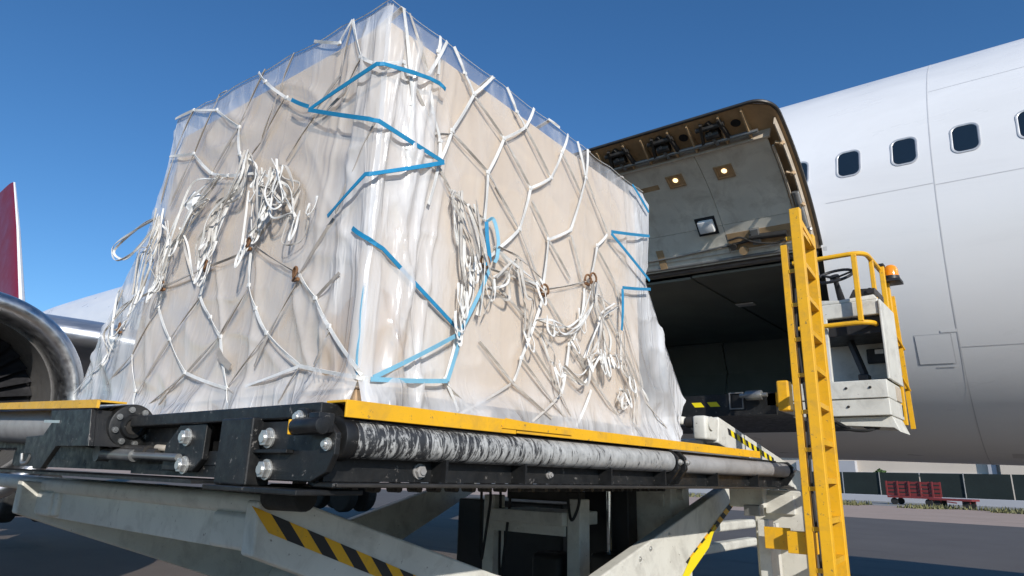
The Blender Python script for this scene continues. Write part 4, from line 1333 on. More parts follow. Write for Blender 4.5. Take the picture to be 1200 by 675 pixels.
# flashing beacon
bc = V(6.70, 0.965, 3.62)
mk("beacon_base", merge(prism([(6.60, 3.585), (6.80, 3.585), (6.78, 3.615), (6.62, 3.615)], 'y', 0.885, 1.045, 0.006), cyl(bc + V(0, 0, -0.004), bc + V(0, 0, 0.03), 0.068, 24)), M['black_plastic'], loader, smooth=True)
mk("beacon_lens", revolve([(0.031, 0.064), (0.09, 0.062), (0.12, 0.052), (0.138, 0.03), (0.142, 0.001)], bc, 'z', 28), M['amber'], loader, smooth=True)
jk = thing("hanging_cloth", "blue cloth with yellow-green band hanging behind the yellow ladder", "cloth", (6.0, 1.475, 2.64))
mk("body", bevel(prism([(1.51, 2.64), (1.44, 2.64), (1.45, 2.95), (1.455, 3.04), (1.51, 3.04)], 'x', 5.98, 6.03), 0.01), M['blue_cloth'], jk)
mk("band", box(5.975, 6.03, 1.452, 1.51, 3.045, 3.10, 0.006), M['hivis'], jk)

# ================================================================== the wrapped load
# traced on the two sides of the load that face the camera: 'L' = side x=XL (y, z), 'R' = side y=YR (x, z), 'C' = the near corner
XL, YR = 1.40, 1.82
WHITE = [
  [('L',3.708,3.747),('L',3.48,3.711),('L',3.194,3.61),('L',2.919,3.417),('L',2.869,3.256),('L',2.796,3.185)],
  [('L',3.69,3.489),('L',3.382,3.412),('L',3.133,3.226),('L',2.955,3.163),('L',2.701,3.105)],
  [('L',2.801,3.67),('L',2.722,3.596),('L',2.505,3.427),('L',2.268,3.281)],
  [('L',2.333,3.638),('L',2.134,3.555),('L',2.055,3.537)],
  [('L',2.054,3.528),('L',1.971,3.419),('L',1.877,3.348),('L',1.828,3.328),('C',0,3.325),('R',1.481,3.377),('R',1.508,3.337)],
  [('L',2.676,2.945),('L',2.626,2.742),('L',2.606,2.551),('L',2.524,2.437),('L',2.412,2.319),('L',2.158,2.17)],
  [('L',2.157,2.167),('C',0,2.102),('R',1.429,2.1)],
  [('L',2.156,2.164),('L',2.521,2.112)],
  [('L',2.23,2.537),('L',2.101,2.42),('L',1.996,2.298),('C',0,2.13),('R',1.429,2.1),('R',1.447,2.004)],
  [('L',2.988,2.717),('L',3.039,2.565),('L',2.907,2.449),('L',2.785,2.345),('L',2.669,2.114),('L',2.63,2.024)],
  [('L',3.454,2.686),('L',3.481,2.576),('L',3.288,2.386),('L',3.07,2.208),('L',2.676,2.114)],
  [('L',3.701,2.348),('L',3.577,2.153),('L',3.567,2.059)],
  [('L',3.742,2.669),('L',3.881,2.51),('L',4.072,2.352),('L',4.428,2.185)],
  [('R',1.713,3.596),('R',1.622,3.402)],
  [('R',2.024,3.581),('R',1.9,3.446),('R',1.775,3.204),('R',1.708,3.02),('R',1.666,2.827)],
  [('R',2.344,3.567),('R',2.277,3.45),('R',2.118,3.319),('R',2.014,3.102),('R',2.004,2.872)],
  [('R',2.65,3.548),('R',2.594,3.448),('R',2.497,3.262),('R',2.329,3.143),('R',2.251,2.905),('R',2.097,2.76),('R',2.015,2.689)],
  [('R',2.845,3.538),('R',2.827,3.389),('R',2.677,3.034),('R',2.482,2.924),('R',2.439,2.667)],
  [('R',3.047,3.124),('R',2.937,3.025),('R',2.865,2.811)],
  [('R',1.459,3.61),('R',1.522,3.34),('R',1.543,3.214),('R',1.538,3.018),('R',1.538,2.926)],
  [('R',1.633,3.326),('R',1.656,3.233),('R',1.709,3.126),('R',1.707,3.032)],
  [('R',1.672,3.585),('R',1.666,3.531),('R',1.675,3.426)],
  [('R',1.756,3.595),('R',1.833,3.516),('R',1.895,3.447)],
  [('R',1.88,2.762),('R',1.891,2.391)],
  [('R',2.447,2.626),('R',2.287,2.3),('R',2.237,2.19)],
  [('R',2.806,2.749),('R',2.782,2.592),('R',2.666,2.425),('R',2.602,2.174)],
  [('R',2.868,2.224),('R',2.727,2.03)],
  [('R',1.873,2.36),('R',1.816,2.146),('R',1.896,2.031)],
  [('R',3.404,2.294),('R',3.483,2.229)],
  [('R',2.126,3.565),('R',2.207,3.502),('R',2.277,3.45)],
  [('R',2.469,3.562),('R',2.57,3.483)],
  [('R',2.741,3.546),('R',2.818,3.401)],
]
GREY = [
  [('L',3.194,3.61),('L',3.382,3.412),('L',3.568,3.155)],
  [('L',3.48,3.711),('L',3.623,3.506)],
  [('L',2.744,3.59),('L',2.921,3.422),('L',3.133,3.226)],
  [('L',2.516,3.444),('L',2.687,3.259)],
  [('L',2.262,3.246),('L',2.442,3.094)],
  [('L',3.12,3.689),('L',3.194,3.61)],
  [('L',2.494,3.607),('L',2.577,3.503)],
  [('L',2.684,2.474),('L',2.8,2.347),('L',3.053,2.206),('L',3.432,2.062)],
  [('L',2.605,2.547),('L',2.792,2.342)],
  [('L',3.039,2.565),('L',3.288,2.386),('L',3.551,2.139)],
  [('L',3.491,2.577),('L',3.701,2.348),('L',3.957,2.211)],
  [('L',1.988,2.285),('L',2.065,2.163)],
  [('L',2.216,2.527),('L',2.394,2.32),('L',2.476,2.189)],
  [('L',3.73,2.667),('L',3.434,2.683),('L',2.994,2.709),('L',2.748,2.714),('L',2.626,2.742),('L',2.23,2.537)],
  [('R',1.907,3.436),('R',2.118,3.319)],
  [('R',2.284,3.448),('R',2.497,3.262)],
  [('R',2.602,3.441),('R',2.792,3.259)],
  [('R',2.818,3.401),('R',2.931,3.267),('R',3.048,3.14)],
  [('R',1.786,3.193),('R',2.02,3.104),('R',2.14,2.992)],
  [('R',2.125,3.317),('R',2.329,3.143)],
  [('R',1.494,3.587),('R',1.611,3.412)],
  [('R',1.543,3.315),('R',1.677,3.148)],
  [('R',2.07,3.052),('R',2.251,2.905),('R',2.418,2.679)],
  [('R',2.345,3.081),('R',2.482,2.937)],
  [('R',2.497,2.914),('R',2.679,2.764)],
  [('R',2.685,3.008),('R',2.79,2.783)],
  [('R',2.945,3.003),('R',3.134,2.847)],
  [('R',1.785,2.93),('R',2.004,2.872)],
  [('R',2.006,2.659),('R',2.217,2.666),('R',2.432,2.652),('R',2.807,2.782),('R',3.083,2.711)],
  [('R',3.135,2.575),('R',3.462,2.217),('R',3.845,2.021)],
  [('R',2.354,2.373),('R',2.595,2.181),('R',2.72,2.03)],
  [('R',2.942,2.241),('R',3.246,2.03)],
  [('R',2.22,2.177),('R',1.907,2.022)],
  [('R',2.238,2.179),('R',2.528,2.055)],
  [('R',2.004,2.329),('R',2.238,2.179)],
  [('R',1.708,3.013),('R',1.785,2.93)],
  [('R',2.482,2.621),('R',2.942,2.241)],
  [('R',2.16,2.569),('R',2.432,2.423)],
]
BLUE = [
  [('L',2.266,3.268),('L',1.826,3.311),('C',0,3.308),('R',1.517,3.338),('R',1.601,3.358),('R',1.66,3.364),('R',1.696,3.354)],
  [('L',2.266,3.268),('L',1.842,3.078),('C',0,3.061),('R',1.713,3.022)],
  [('R',1.713,3.022),('C',0,2.846),('L',1.832,2.847),('L',2.041,2.729)],
  [('L',2.413,3.371),('L',2.269,3.285)],
  [('R',3.308,3.523),('R',3.51,3.41)],
  [('R',3.048,3.135),('R',3.511,3.25)],
  [('R',3.047,3.124),('R',3.494,2.956)],
  [('R',3.162,2.833),('R',3.502,2.903)],
  [('R',3.162,2.823),('R',3.144,2.582)],
]
BLUE_UNDER = [
  [('L',1.916,2.662),('C',0,2.598),('R',1.459,2.58),('R',1.573,2.517),('R',1.873,2.356)],
  [('L',1.834,2.428),('L',1.833,2.258),('L',1.826,2.109)],
]
BLUE_PALE = [
  [('R',2.023,2.645),('R',1.873,2.36),('R',1.803,2.137)],
  [('R',1.444,2.105),('R',1.874,2.342)],
  [('R',1.433,2.098),('R',1.803,2.137)],
]
HOOKS = [('L', 2.626, 2.742), ('L', 2.994, 2.709), ('L', 2.23, 2.537), ('L', 3.434, 2.683), ('L', 3.892, 2.512), ('R', 1.999, 2.677), ('R', 2.432, 2.652), ('R', 2.815, 2.798), ('R', 2.865, 2.82)]
BUNDLES = [
  (6,[('L',2.739,3.199),('L',2.825,3.091),('L',2.906,2.958),('L',2.989,2.803),('L',3.013,2.721)]),
  (4,[('L',2.723,3.195),('L',2.762,3.053),('L',2.902,3.001),('L',2.963,2.798)]),
  (6,[('L',2.517,3.07),('L',2.533,2.93),('L',2.575,2.819),('L',2.613,2.748)]),
  (5,[('L',2.986,3.158),('L',3.171,3.067),('L',3.267,2.95),('L',3.397,2.791),('L',3.444,2.684)]),
  (7,[('L',3.614,3.116),('L',3.613,2.976),('L',3.686,2.843),('L',3.725,2.681)]),
  (5,[('L',3.543,3.059),('L',3.433,2.891),('L',3.439,2.776),('L',3.444,2.684)]),
  (2,[('L',3.367,2.972),('L',3.218,2.803),('L',3.108,2.652)]),
  (2,[('L',3.665,3.112),('L',3.88,3.11),('L',4.165,3.01),('L',4.034,2.933),('L',3.822,2.969),('L',3.65,3.074)]),
  (1,[('L',2.291,2.912),('L',2.338,2.718),('L',2.296,2.664),('L',2.211,2.68),('L',2.176,2.771),('L',2.198,2.828)]),
  (4,[('L',2.486,3.082),('L',2.377,3.03),('L',2.31,2.913),('L',2.376,2.872),('L',2.458,2.952),('L',2.455,3.032)]),
  (3,[('L',2.608,3.075),('L',2.527,3.023),('L',2.536,2.943),('L',2.617,2.993),('L',2.605,3.061)]),
  (3,[('L',2.737,3.19),('L',2.661,3.09),('L',2.565,2.98),('L',2.5,2.902)]),
  (3,[('L',3.753,2.671),('L',3.951,2.616),('L',4.039,2.48),('L',3.966,2.4)]),
  (2,[('L',3.973,2.743),('L',4.037,2.627),('L',3.933,2.502),('L',3.842,2.549)]),
  (3,[('L',3.086,3.069),('L',3.251,2.984),('L',3.352,2.875)]),
  (3,[('L',2.467,2.994),('L',2.343,2.863),('L',2.299,2.795)]),
  (4,[('R',1.785,2.926),('R',1.811,2.858),('R',1.857,2.797),('R',1.899,2.714),('R',1.941,2.65)]),
  (2,[('R',1.791,2.924),('R',1.807,2.781),('R',1.838,2.696)]),
  (4,[('R',1.886,2.904),('R',1.949,2.768),('R',1.982,2.68),('R',2.001,2.551),('R',1.971,2.433)]),
  (3,[('R',2.062,2.761),('R',2.215,2.703),('R',2.377,2.681)]),
  (4,[('R',2.213,2.743),('R',2.251,2.589),('R',2.298,2.519),('R',2.289,2.417)]),
  (3,[('R',2.018,2.555),('R',2.129,2.601),('R',2.156,2.667),('R',2.07,2.625)]),
  (5,[('R',2.865,2.801),('R',2.88,2.663),('R',2.947,2.537),('R',2.987,2.405)]),
  (2,[('R',2.823,2.744),('R',2.782,2.597),('R',2.666,2.442)]),
  (2,[('R',2.924,2.744),('R',2.719,2.517),('R',2.556,2.445),('R',2.484,2.495)]),
  (2,[('R',2.383,2.495),('R',2.52,2.484),('R',2.665,2.52),('R',2.798,2.609)]),
  (4,[('R',3.083,2.706),('R',2.948,2.607),('R',2.862,2.476),('R',2.781,2.374)]),
  (3,[('R',3.144,2.572),('R',3.166,2.384),('R',3.255,2.253),('R',3.295,2.07)]),
  (3,[('R',2.594,2.304),('R',2.742,2.282),('R',2.861,2.364),('R',2.945,2.421)]),
  (2,[('R',2.418,2.441),('R',2.488,2.33),('R',2.509,2.313)]),
  (3,[('R',2.944,2.398),('R',3.12,2.401),('R',3.258,2.325)]),
  (3,[('R',3.134,2.263),('R',3.207,2.225),('R',3.168,2.175),('R',3.114,2.201),('R',3.152,2.251)]),
  (3,[('R',1.915,2.643),('R',1.903,2.51),('R',1.869,2.405)]),
  (2,[('R',1.831,2.943),('R',1.841,2.66),('R',1.891,2.525)]),
]
GREY += [
  [('L',2.577,3.503),('L',2.687,3.259)],
  [('L',3.133,3.226),('L',3.35,3.006)],
  [('L',2.054,3.528),('L',2.107,3.385),('L',2.255,3.276)],
  [('L',2.687,3.259),('L',2.782,3.19)],
  [('L',2.412,2.319),('L',2.669,2.114)],
  [('L',3.07,2.208),('L',3.288,2.073)],
  [('L',2.156,2.164),('L',2.27,2.036)],
  [('L',2.669,2.114),('L',2.436,2.03)],
  [('R',2.287,2.3),('R',2.492,2.162),('R',2.69,2.028)],
  [('R',2.602,2.174),('R',2.378,2.028)],
  [('R',1.803,2.137),('R',2.002,2.027)],
  [('R',3.134,2.847),('R',3.297,2.55),('R',3.425,2.296)],
  [('R',1.902,2.677),('R',2.16,2.569)],
  [('R',2.865,2.811),('R',3.135,2.575)],
  [('R',2.666,2.425),('R',2.942,2.241)],
  [('R',1.677,3.148),('R',1.786,3.193)],
  [('L',3.623,3.506),('L',3.697,3.197)],
  [('L',1.971,3.419),('L',2.063,3.287),('L',2.199,3.232)],
  [('L',1.842,3.078),('L',1.93,2.939),('L',2.034,2.752)],
  [('L',2.23,2.537),('L',2.041,2.729)],
  [('L',2.626,2.742),('L',2.396,2.877)],
  [('L',2.101,2.42),('L',1.967,2.498)],
]

YLT = [(1.96, 4.50), (2.237, 4.376), (2.52, 4.22), (2.804, 4.035), (3.0, 3.88), (3.196, 3.775), (3.45, 3.73), (3.74, 3.71)]
XRT = [(1.96, 3.80), (2.10, 3.90), (2.28, 4.00), (2.6, 3.76), (2.96, 3.52), (3.3, 3.55), (3.48, 3.57), (3.56, 3.50)]
ZN, ZL, ZR, ZF, ZB = 3.622, 3.735, 3.55, 3.64, 1.985
rng = random.Random(21)

def fold(v, s, seed):
    n = mnoise.noise(Vector((v[0], v[1], v[2])) * s + Vector((seed, seed * 1.7, -seed)))
    return n
def ridge(v, seed):
    return 1 - min(1, abs(mnoise.noise(Vector(v) + Vector((seed, -seed, seed * 0.3)))) * 2.6)

def sag_l(u):
    return -0.020 * abs(math.sin(math.pi * 5 * u + 0.6 * math.sin(7 * u))) * (0.6 + 0.5 * mnoise.noise(Vector((u * 6, 1, 2)))) * smooth(0, 0.06, u) * smooth(1, 0.94, u)
def sag_r(u):
    return -0.016 * abs(math.sin(math.pi * 6 * u + 0.5 * math.sin(9 * u))) * (0.6 + 0.5 * mnoise.noise(Vector((u * 6, 4, 2)))) * smooth(0, 0.06, u) * smooth(1, 0.94, u)

def left_in(y, z):
    """how far the film sinks in from the plane of the left side (>= 0)"""
    u = (y - YR) / 1.9
    e = smooth(0.0, 0.12, u) * smooth(0, 0.16, ZN + (ZL - ZN) * u - z)
    base = 0.006 + 0.005 * fold((y, z, 0), 2.1, 3.0)
    # folds hang diagonally from the left upper edge, nearly level near the top, steeper below
    r1 = ridge((y * 1.5 + z * 1.1, z * 4.2 - y * 1.7, 0), 5.0) ** 3
    r2 = ridge((y * 3.0 - z * 1.9, z * 1.0 + y * 0.9, 2), 9.0) ** 3
    lower = smooth(2.85, 2.55, z)
    return max(-0.012, e * (base - 0.020 * r1 * (1 - 0.5 * lower) - 0.018 * r2 * (0.3 + 0.7 * lower)) + 0.004)
def right_in(x, z):
    u = (x - XL) / 2.15
    e = smooth(0.0, 0.08, u) * smooth(0, 0.14, ZN + (ZR - ZN) * u - z)
    base = 0.006 + 0.005 * fold((x, z, 7), 1.7, 13.0)
    r1 = ridge((x * 6.0 + z * 1.2, z * 1.2 - x * 0.6, 4), 15.0) ** 3
    near = smooth(0.35, 0.02, u)
    far = smooth(0.75, 1.0, u)
    r2 = ridge((x * 2.4 - z * 2.2, z * 4 + x * 2, 1), 25.0) ** 3
    return max(-0.012, e * (base - (0.004 + 0.018 * near + 0.05 * far) * r1 - 0.008 * r2) + 0.004)

NU, NT = 190, 120
vs, fs, lay = [], [], []
def side_grid(fn, nu):
    k = len(vs)
    for i in range(nu + 1):
        for j in range(NT + 1):
            p, l = fn(i / nu, j / NT)
            vs.append(p)
            lay.append(max(0.04, min(0.85, l)))
    for i in range(nu):
        for j in range(NT):
            a = k + i * (NT + 1) + j
            fs.append((a, a + NT + 1, a + NT + 2, a + 1))
def f_left(u, t):
    zt = lerp(ZN, ZL, u) + sag_l(u)
    z = lerp(ZB, zt, t)
    y = YR + (3.71 - YR) * u + (interp(z, YLT) - 3.71) * smooth(0.5, 1.0, u)
    rr = 0.012 * (1 - smooth(0, 0.015, u))
    fl = 0.08 * smooth(2.17, 1.99, z) * (0.45 + 0.9 * mnoise.noise(Vector((y * 2.8, z * 2, 3))) + 0.25 * mnoise.noise(Vector((y * 7, z * 4, 3))))
    x = XL + left_in(y, z) + rr - max(0, fl)
    wig = 0.010 * mnoise.noise(Vector((y * 4, z * 4, 1.5))) * smooth(0, 0.06, 1 - t)
    ds = y - YR
    edge_n = 0.16 * mnoise.noise(Vector((1.3, y * 0.7, z * 1.7))) + 0.07 * mnoise.noise(Vector((4.3, y * 3, z * 5)))
    corner = smooth(0.36, 0.10, ds + edge_n) * smooth(1.95, 2.5, z + edge_n)
    pl = ridge((y * 13 + 0.6 * z, z * 0.55, 3), 31.0) ** 2
    x -= 0.03 * pl * smooth(0.42, 0.10, ds) * smooth(-0.02, 0.05, ds) * smooth(0, 0.12, zt - z)
    bunch = smooth(2.20, 2.03, z + 0.10 * mnoise.noise(Vector((y * 3, 8, 1))))
    milk = 0.36 + 0.26 * corner + 0.20 * bunch + 0.22 * smooth(zt - 0.20, zt - 0.05, z) * ridge((y * 9, z * 2.5, 5), 51.0) ** 2 + 0.10 * smooth(2.9, 2.6, z) + 0.20 * smooth(0.8, 1.0, u) - 0.10 * smooth(ZN - 0.12, ZN - 0.02, z - (zt - ZN))
    return Vector((x, y + wig, z)), milk
def f_right(u, t):
    zt = lerp(ZN, ZR, u) + sag_r(u)
    z = lerp(ZB, zt, t)
    x = XL + (3.50 - XL) * u + (interp(z, XRT) - 3.50) * smooth(0.72, 1.0, u)
    rr = 0.012 * (1 - smooth(0, 0.015, u))
    y = YR + right_in(x, z) + rr
    fl = 0.09 * smooth(2.17, 1.99, z) * (0.5 + 0.9 * mnoise.noise(Vector((x * 2.6, z * 2, 3))) + 0.3 * mnoise.noise(Vector((x * 7, z * 4, 6))))
    y -= max(0, fl)
    ds = x - XL
    edge_n = 0.22 * mnoise.noise(Vector((7.3, x * 0.7, z * 1.6))) + 0.08 * mnoise.noise(Vector((9.3, x * 3, z * 4)))
    corner = smooth(0.56, 0.14, ds + edge_n) * smooth(3.66, 3.42, z + 0.5 * ds)
    pl = ridge((x * 11 - 0.9 * z, z * 0.5, 3), 41.0) ** 2
    y -= 0.034 * pl * smooth(0.52, 0.14, ds) * smooth(-0.02, 0.05, ds) * smooth(0, 0.14, zt - z)
    free = smooth(0.80, 0.97, u)
    low = smooth(2.6, 2.05, z)
    bunch = smooth(2.30, 2.06, z + 0.14 * mnoise.noise(Vector((x * 2.6, 8, 1))))
    milk = 0.24 + 0.26 * bunch + 0.42 * corner * smooth(2.05, 2.5, z + 0.5 * max(0, 0.3 - ds)) + 0.22 * smooth(zt - 0.20, zt - 0.05, z) * ridge((x * 9 + z * 3, z * 2.5, 5), 61.0) ** 2 + 0.50 * free + 0.14 * low * (0.6 + 0.9 * mnoise.noise(Vector((x * 2.2, 5, z * 2)))) - 0.08 * smooth(zt - 0.13, zt - 0.03, z)
    return Vector((x + 0.010 * mnoise.noise(Vector((x * 7, z * 7, 4.5))), y, z)), milk
def f_end(u, t):      # far right end, from the right side to the back
    zt = lerp(ZR, ZF, u)
    z = lerp(ZB, zt, t)
    x0 = interp(z, XRT)
    p = Vector((x0, YR + 0.004, z)).lerp(Vector((3.60 + 0.3 * smooth(2.6, 2.0, z), 3.75, z)), u)
    p.x -= 0.03 * math.sin(math.pi * u) * (0.5 + mnoise.noise(p * 3))
    return p, 0.45
def f_back(u, t):
    zt = lerp(ZF, ZL, u)
    z = lerp(ZB, zt, t)
    p = Vector((3.60 + 0.3 * smooth(2.6, 2.0, z), 3.75, z)).lerp(Vector((XL + 0.004, interp(z, YLT), z)), u)
    p.y -= 0.03 * math.sin(math.pi * u) * (0.5 + mnoise.noise(p * 3))
    return p, 0.40
side_grid(f_left, NU)
side_grid(f_right, NU)
side_grid(f_end, 60)
side_grid(f_back, 60)
# top sheet: stretched between the edges, sagging onto the cartons
k = len(vs)
NA = 60
for i in range(NA + 1):
    for j in range(NA + 1):
        a, b = i / NA, j / NA
        p = Vector((XL, YR, ZN)).lerp(Vector((XL, 3.71, ZL)), b).lerp(Vector((3.50, YR, ZR)).lerp(Vector((3.60, 3.75, ZF)), b), a)
        s = min(1, math.sin(math.pi * a) * 1.6) * min(1, math.sin(math.pi * b) * 1.6)
        p.z -= 0.055 * s + 0.012 * s * mnoise.noise(Vector((p.x * 3, p.y * 3, 0)))
        p.z += sag_l(b) * (1 - a) ** 12 + sag_r(a) * (1 - b) ** 12
        vs.append(p)
        lay.append(0.10)
for i in range(NA):
    for j in range(NA):
        a = k + i * (NA + 1) + j
        fs.append((a, a + 1, a + NA + 2, a + NA + 1))
film_obj = mk("plastic_wrap", (vs, fs), M['film'], smooth=True, sharp=0)
at = film_obj.data.attributes.new("layers", 'FLOAT', 'POINT')
at.data.foreach_set("value", lay)
tag(film_obj, "clear wrinkled plastic sheet wrapped round the big carton", "plastic sheet")

# big carton inside the film
def carton_shape():
    b = [(1.417, 1.837), (3.43, 1.837), (3.43, 3.63), (1.417, 3.63)]
    b0 = [(1.417, 1.837), (3.45, 1.837), (3.45, 3.82), (1.417, 3.82)]
    zt = [3.55, 3.49, 3.56, 3.60]
    v0 = [(x, y, 2.07) for x, y in b0] + [(x, y, z) for (x, y), z in zip(b, zt)]
    return bevel(([Vector(v) for v in v0], [(3, 2, 1, 0), (4, 5, 6, 7), (0, 1, 5, 4), (1, 2, 6, 5), (2, 3, 7, 6), (3, 0, 4, 7)]), 0.012, 2)
carton = thing("carton", "huge beige cardboard carton under plastic film and netting", "box", (2.45, 2.75, 2.07))
cw_ = mk("wall", carton_shape(), M['card'], carton)
mk("torn_flap", prism([(1.90, 2.12), (2.03, 2.11), (2.06, 2.30), (2.03, 2.36), (1.97, 2.335), (1.935, 2.38), (1.90, 2.40)], 'x', 1.408, 1.413), M['card_torn'], carton)
mk("torn_flap", prism([(1.48, 2.12), (1.62, 2.11), (1.63, 2.28), (1.56, 2.33), (1.53, 2.42), (1.48, 2.44)], 'y', 1.827, 1.833), M['card_torn'], carton)
mk("base_skirt", merge(box(1.411, 1.4165, 1.90, 3.75, 2.072, 2.15), box(1.50, 3.40, 1.831, 1.8365, 2.072, 2.15)), M['card'], carton)
st = M['dark_metal']
for i in range(9):
    y = 1.96 + 0.028 * i + 0.004 * rng.random()
    mk("staple", beam((1.4095, y, 2.10), (1.4095, y + 0.012, 2.125), 0.002, 0.004), st, carton)
for i in range(5):
    x, z = 1.50 + 0.02 * i, 2.15 + 0.05 * i
    mk("staple", beam((x, 1.826, z), (x + 0.014, 1.826, z - 0.010), 0.002, 0.004), st, carton)
# timber bearers and aircraft pallet
for i, x in enumerate((1.43, 2.05, 2.7, 3.33)):
    b = mk("timber_bearer", box(x, x + 0.10, 1.855, 3.62, 1.996, 2.068, 0.004), M['wood'])
    tag(b, ["timber bearer under the carton, its sawn end at the near corner", "second timber bearer from the near corner under the carton",
            "third timber bearer from the near corner under the carton", "timber bearer farthest from the near corner under the carton"][i], "timber", "bearers under the carton")
pal = mk("cargo_pallet", merge(box(1.30, 3.98, 1.76, 4.42, 1.984, 1.994), box(1.285, 1.2995, 1.745, 4.435, 1.978, 2.002, 0.003), box(3.9805, 3.995, 1.745, 4.435, 1.978, 2.002, 0.003),
    box(1.30, 3.98, 1.745, 1.7595, 1.978, 2.002, 0.003), box(1.30, 3.98, 4.4205, 4.435, 1.978, 2.002, 0.003)), M['alu'])
tag(pal, "thin aluminium cargo pallet under the wrapped carton", "pallet")

# ---- straps
def spt(q, out):
    s, a, z = q
    if s == 'L':
        return Vector((XL - out, a, z)), Vector((-1, 0, 0))
    if s == 'R':
        return Vector((a, YR - out, z)), Vector((0, -1, 0))
    return Vector((XL - out * 0.6, YR - out * 0.6, z)), Vector((-0.707, -0.707, 0))

def ribbon(pts, nrm, w, th=0.0028, tw=None):
    """flat strap: pts, surface normals, width, thickness, twist angle per point"""
    vs, fs = [], []
    n = len(pts)
    for i, p in enumerate(pts):
        t = (pts[min(i + 1, n - 1)] - pts[max(i - 1, 0)])
        if t.length < 1e-6:
            t = Vector((0, 0, 1))
        t.normalize()
        nn = nrm[i] - t * nrm[i].dot(t)
        nn = nn.normalized() if nn.length > 1e-4 else basis(t)[1]
        s = t.cross(nn).normalized()
        if tw:
            q = Quaternion(t, tw[i])
            nn, s = q @ nn, q @ s
        for a, b in ((-1, -1), (1, -1), (1, 1), (-1, 1)):
            vs.append(p + s * (a * w / 2) + nn * (b * th / 2))
    for i in range(n - 1):
        for q in range(4):
            fs.append((i * 4 + q, i * 4 + (q + 1) % 4, (i + 1) * 4 + (q + 1) % 4, (i + 1) * 4 + q))
    fs += [(0, 1, 2, 3), (n * 4 - 1, n * 4 - 2, n * 4 - 3, n * 4 - 4)]
    return vs, fs

def taut(poly, w, out, twist=0.0):
    """strap pulled straight from knot to knot"""
    P = [spt(q, out) for q in poly]
    pts, nr, tw = [], [], []
    ph = rng.uniform(-1, 1)
    for i in range(len(P) - 1):
        a, na = P[i]
        b, nb = P[i + 1]
        m = max(2, int((b - a).length / 0.035))
        for j in range(m):
            t = j / m
            sag = 0.003 * math.sin(math.pi * t)
            pts.append(a.lerp(b, t) + (na.lerp(nb, t)).normalized() * 0.004 * math.sin(math.pi * t) - V(0, 0, sag))
            nr.append(na.lerp(nb, t))
            tw.append(twist * math.sin(3.1 * (i + t) + ph) + twist * 0.35)
    pts.append(P[-1][0])
    nr.append(P[-1][1])
    tw.append(twist * 0.35)
    return ribbon(pts, nr, w, tw=tw)

def snap(l):
    """ends that nearly reach the top edge are carried up to it"""
    def up(q):
        s, a, z = q
        if s == 'L':
            zt = lerp(ZN, ZL, (a - YR) / (3.71 - YR))
        elif s == 'R':
            zt = lerp(ZN, ZR, (a - XL) / (3.50 - XL))
        else:
            return q
        return (s, a, zt) if 0 < abs(zt - z) < 0.13 else q
    return [up(l[0])] + list(l[1:-1]) + [up(l[-1])]
WHITE = [snap(l) for l in WHITE]
GREY = [snap(l) for l in GREY]
net = thing("cargo_net", "white webbing cargo net stretched over the wrapped carton", "net", (2.4, 2.6, 1.985))
for l in WHITE:
    mk("strap", taut(l, 0.0140, 0.010, 0.35), M['strap_white'], net)
for l in GREY:
    mk("strap", taut(l, 0.0115, 0.008, 0.8), M['strap_dirty' if l[0][0] == 'R' else 'strap_grey'], net)
# straps running up over the top edges and across the top sheet
def top_strap(pts):
    P = [Vector(p) for p in pts]
    return ribbon(P, [V(0, 0, 1)] * len(P), 0.024)
edge = lambda u: V(XL - 0.004, lerp(YR, 3.71, u), lerp(ZN, ZL, u) + sag_l(u) + 0.004)
redge = lambda u: V(lerp(XL, 3.50, u), YR - 0.004, lerp(ZN, ZR, u) + sag_r(u) + 0.004)
mk("edge_strap", ribbon([edge(i / 48) for i in range(49)], [V(-0.7, 0, 0.7)] * 49, 0.010), M['strap_white'], net)
mk("edge_strap", ribbon([redge(i / 48) for i in range(49)], [V(0, -0.7, 0.7)] * 49, 0.010), M['strap_white'], net)
for u0, v0 in ((0.03, 0.1), (0.3, 0.45), (0.52, 0.62), (0.70, 0.82), (0.88, 0.98)):
    a, b = redge(u0), V(lerp(XL, 3.55, v0), 3.73, lerp(ZL, ZF, v0) + 0.004)
    pts = [a.lerp(b, i / 10) - V(0, 0, 0.055 * min(1, 1.6 * math.sin(math.pi * i / 10))) + V(0, 0, 0.006) for i in range(11)]
    mk("cross_strap", ribbon(pts, [V(0, 0, 1)] * 11, 0.024), M['strap_white'], net)
# knots where straps meet
seen = set()
for l in WHITE:
    for q in l[1:-1]:
        if q[0] == 'C':
            continue
        key = (q[0], round(q[1], 2), round(q[2], 2))
        if key in seen:
            continue
        seen.add(key)
        p, nn = spt(q, 0.010)
        _, u, w = basis(nn)
        mk("knot", bevel(([p + u * a * 0.012 + w * b * 0.010 + nn * c * 0.005 for a in (-1, 1) for b in (-1, 1) for c in (-1, 1)],
            [(0, 1, 3, 2), (4, 6, 7, 5), (0, 4, 5, 1), (2, 3, 7, 6), (0, 2, 6, 4), (1, 5, 7, 3)]), 0.0045), M['strap_white'], net)
# rusty hooks
for q in HOOKS:
    p, nn = spt(q, 0.022)
    _, u, w = basis(nn)
    c = [p + u * (0.020 * math.cos(a)) + w * (0.024 * math.sin(a)) + nn * 0.004 * a for a in [i * 0.45 - 0.6 for i in range(12)]]
    mk("hook", merge(tube(c, 0.0055, 7), beam(p - w * 0.026 - u * 0.018, p - w * 0.026 + u * 0.018, 0.012, 0.012)), M['rust'], net)
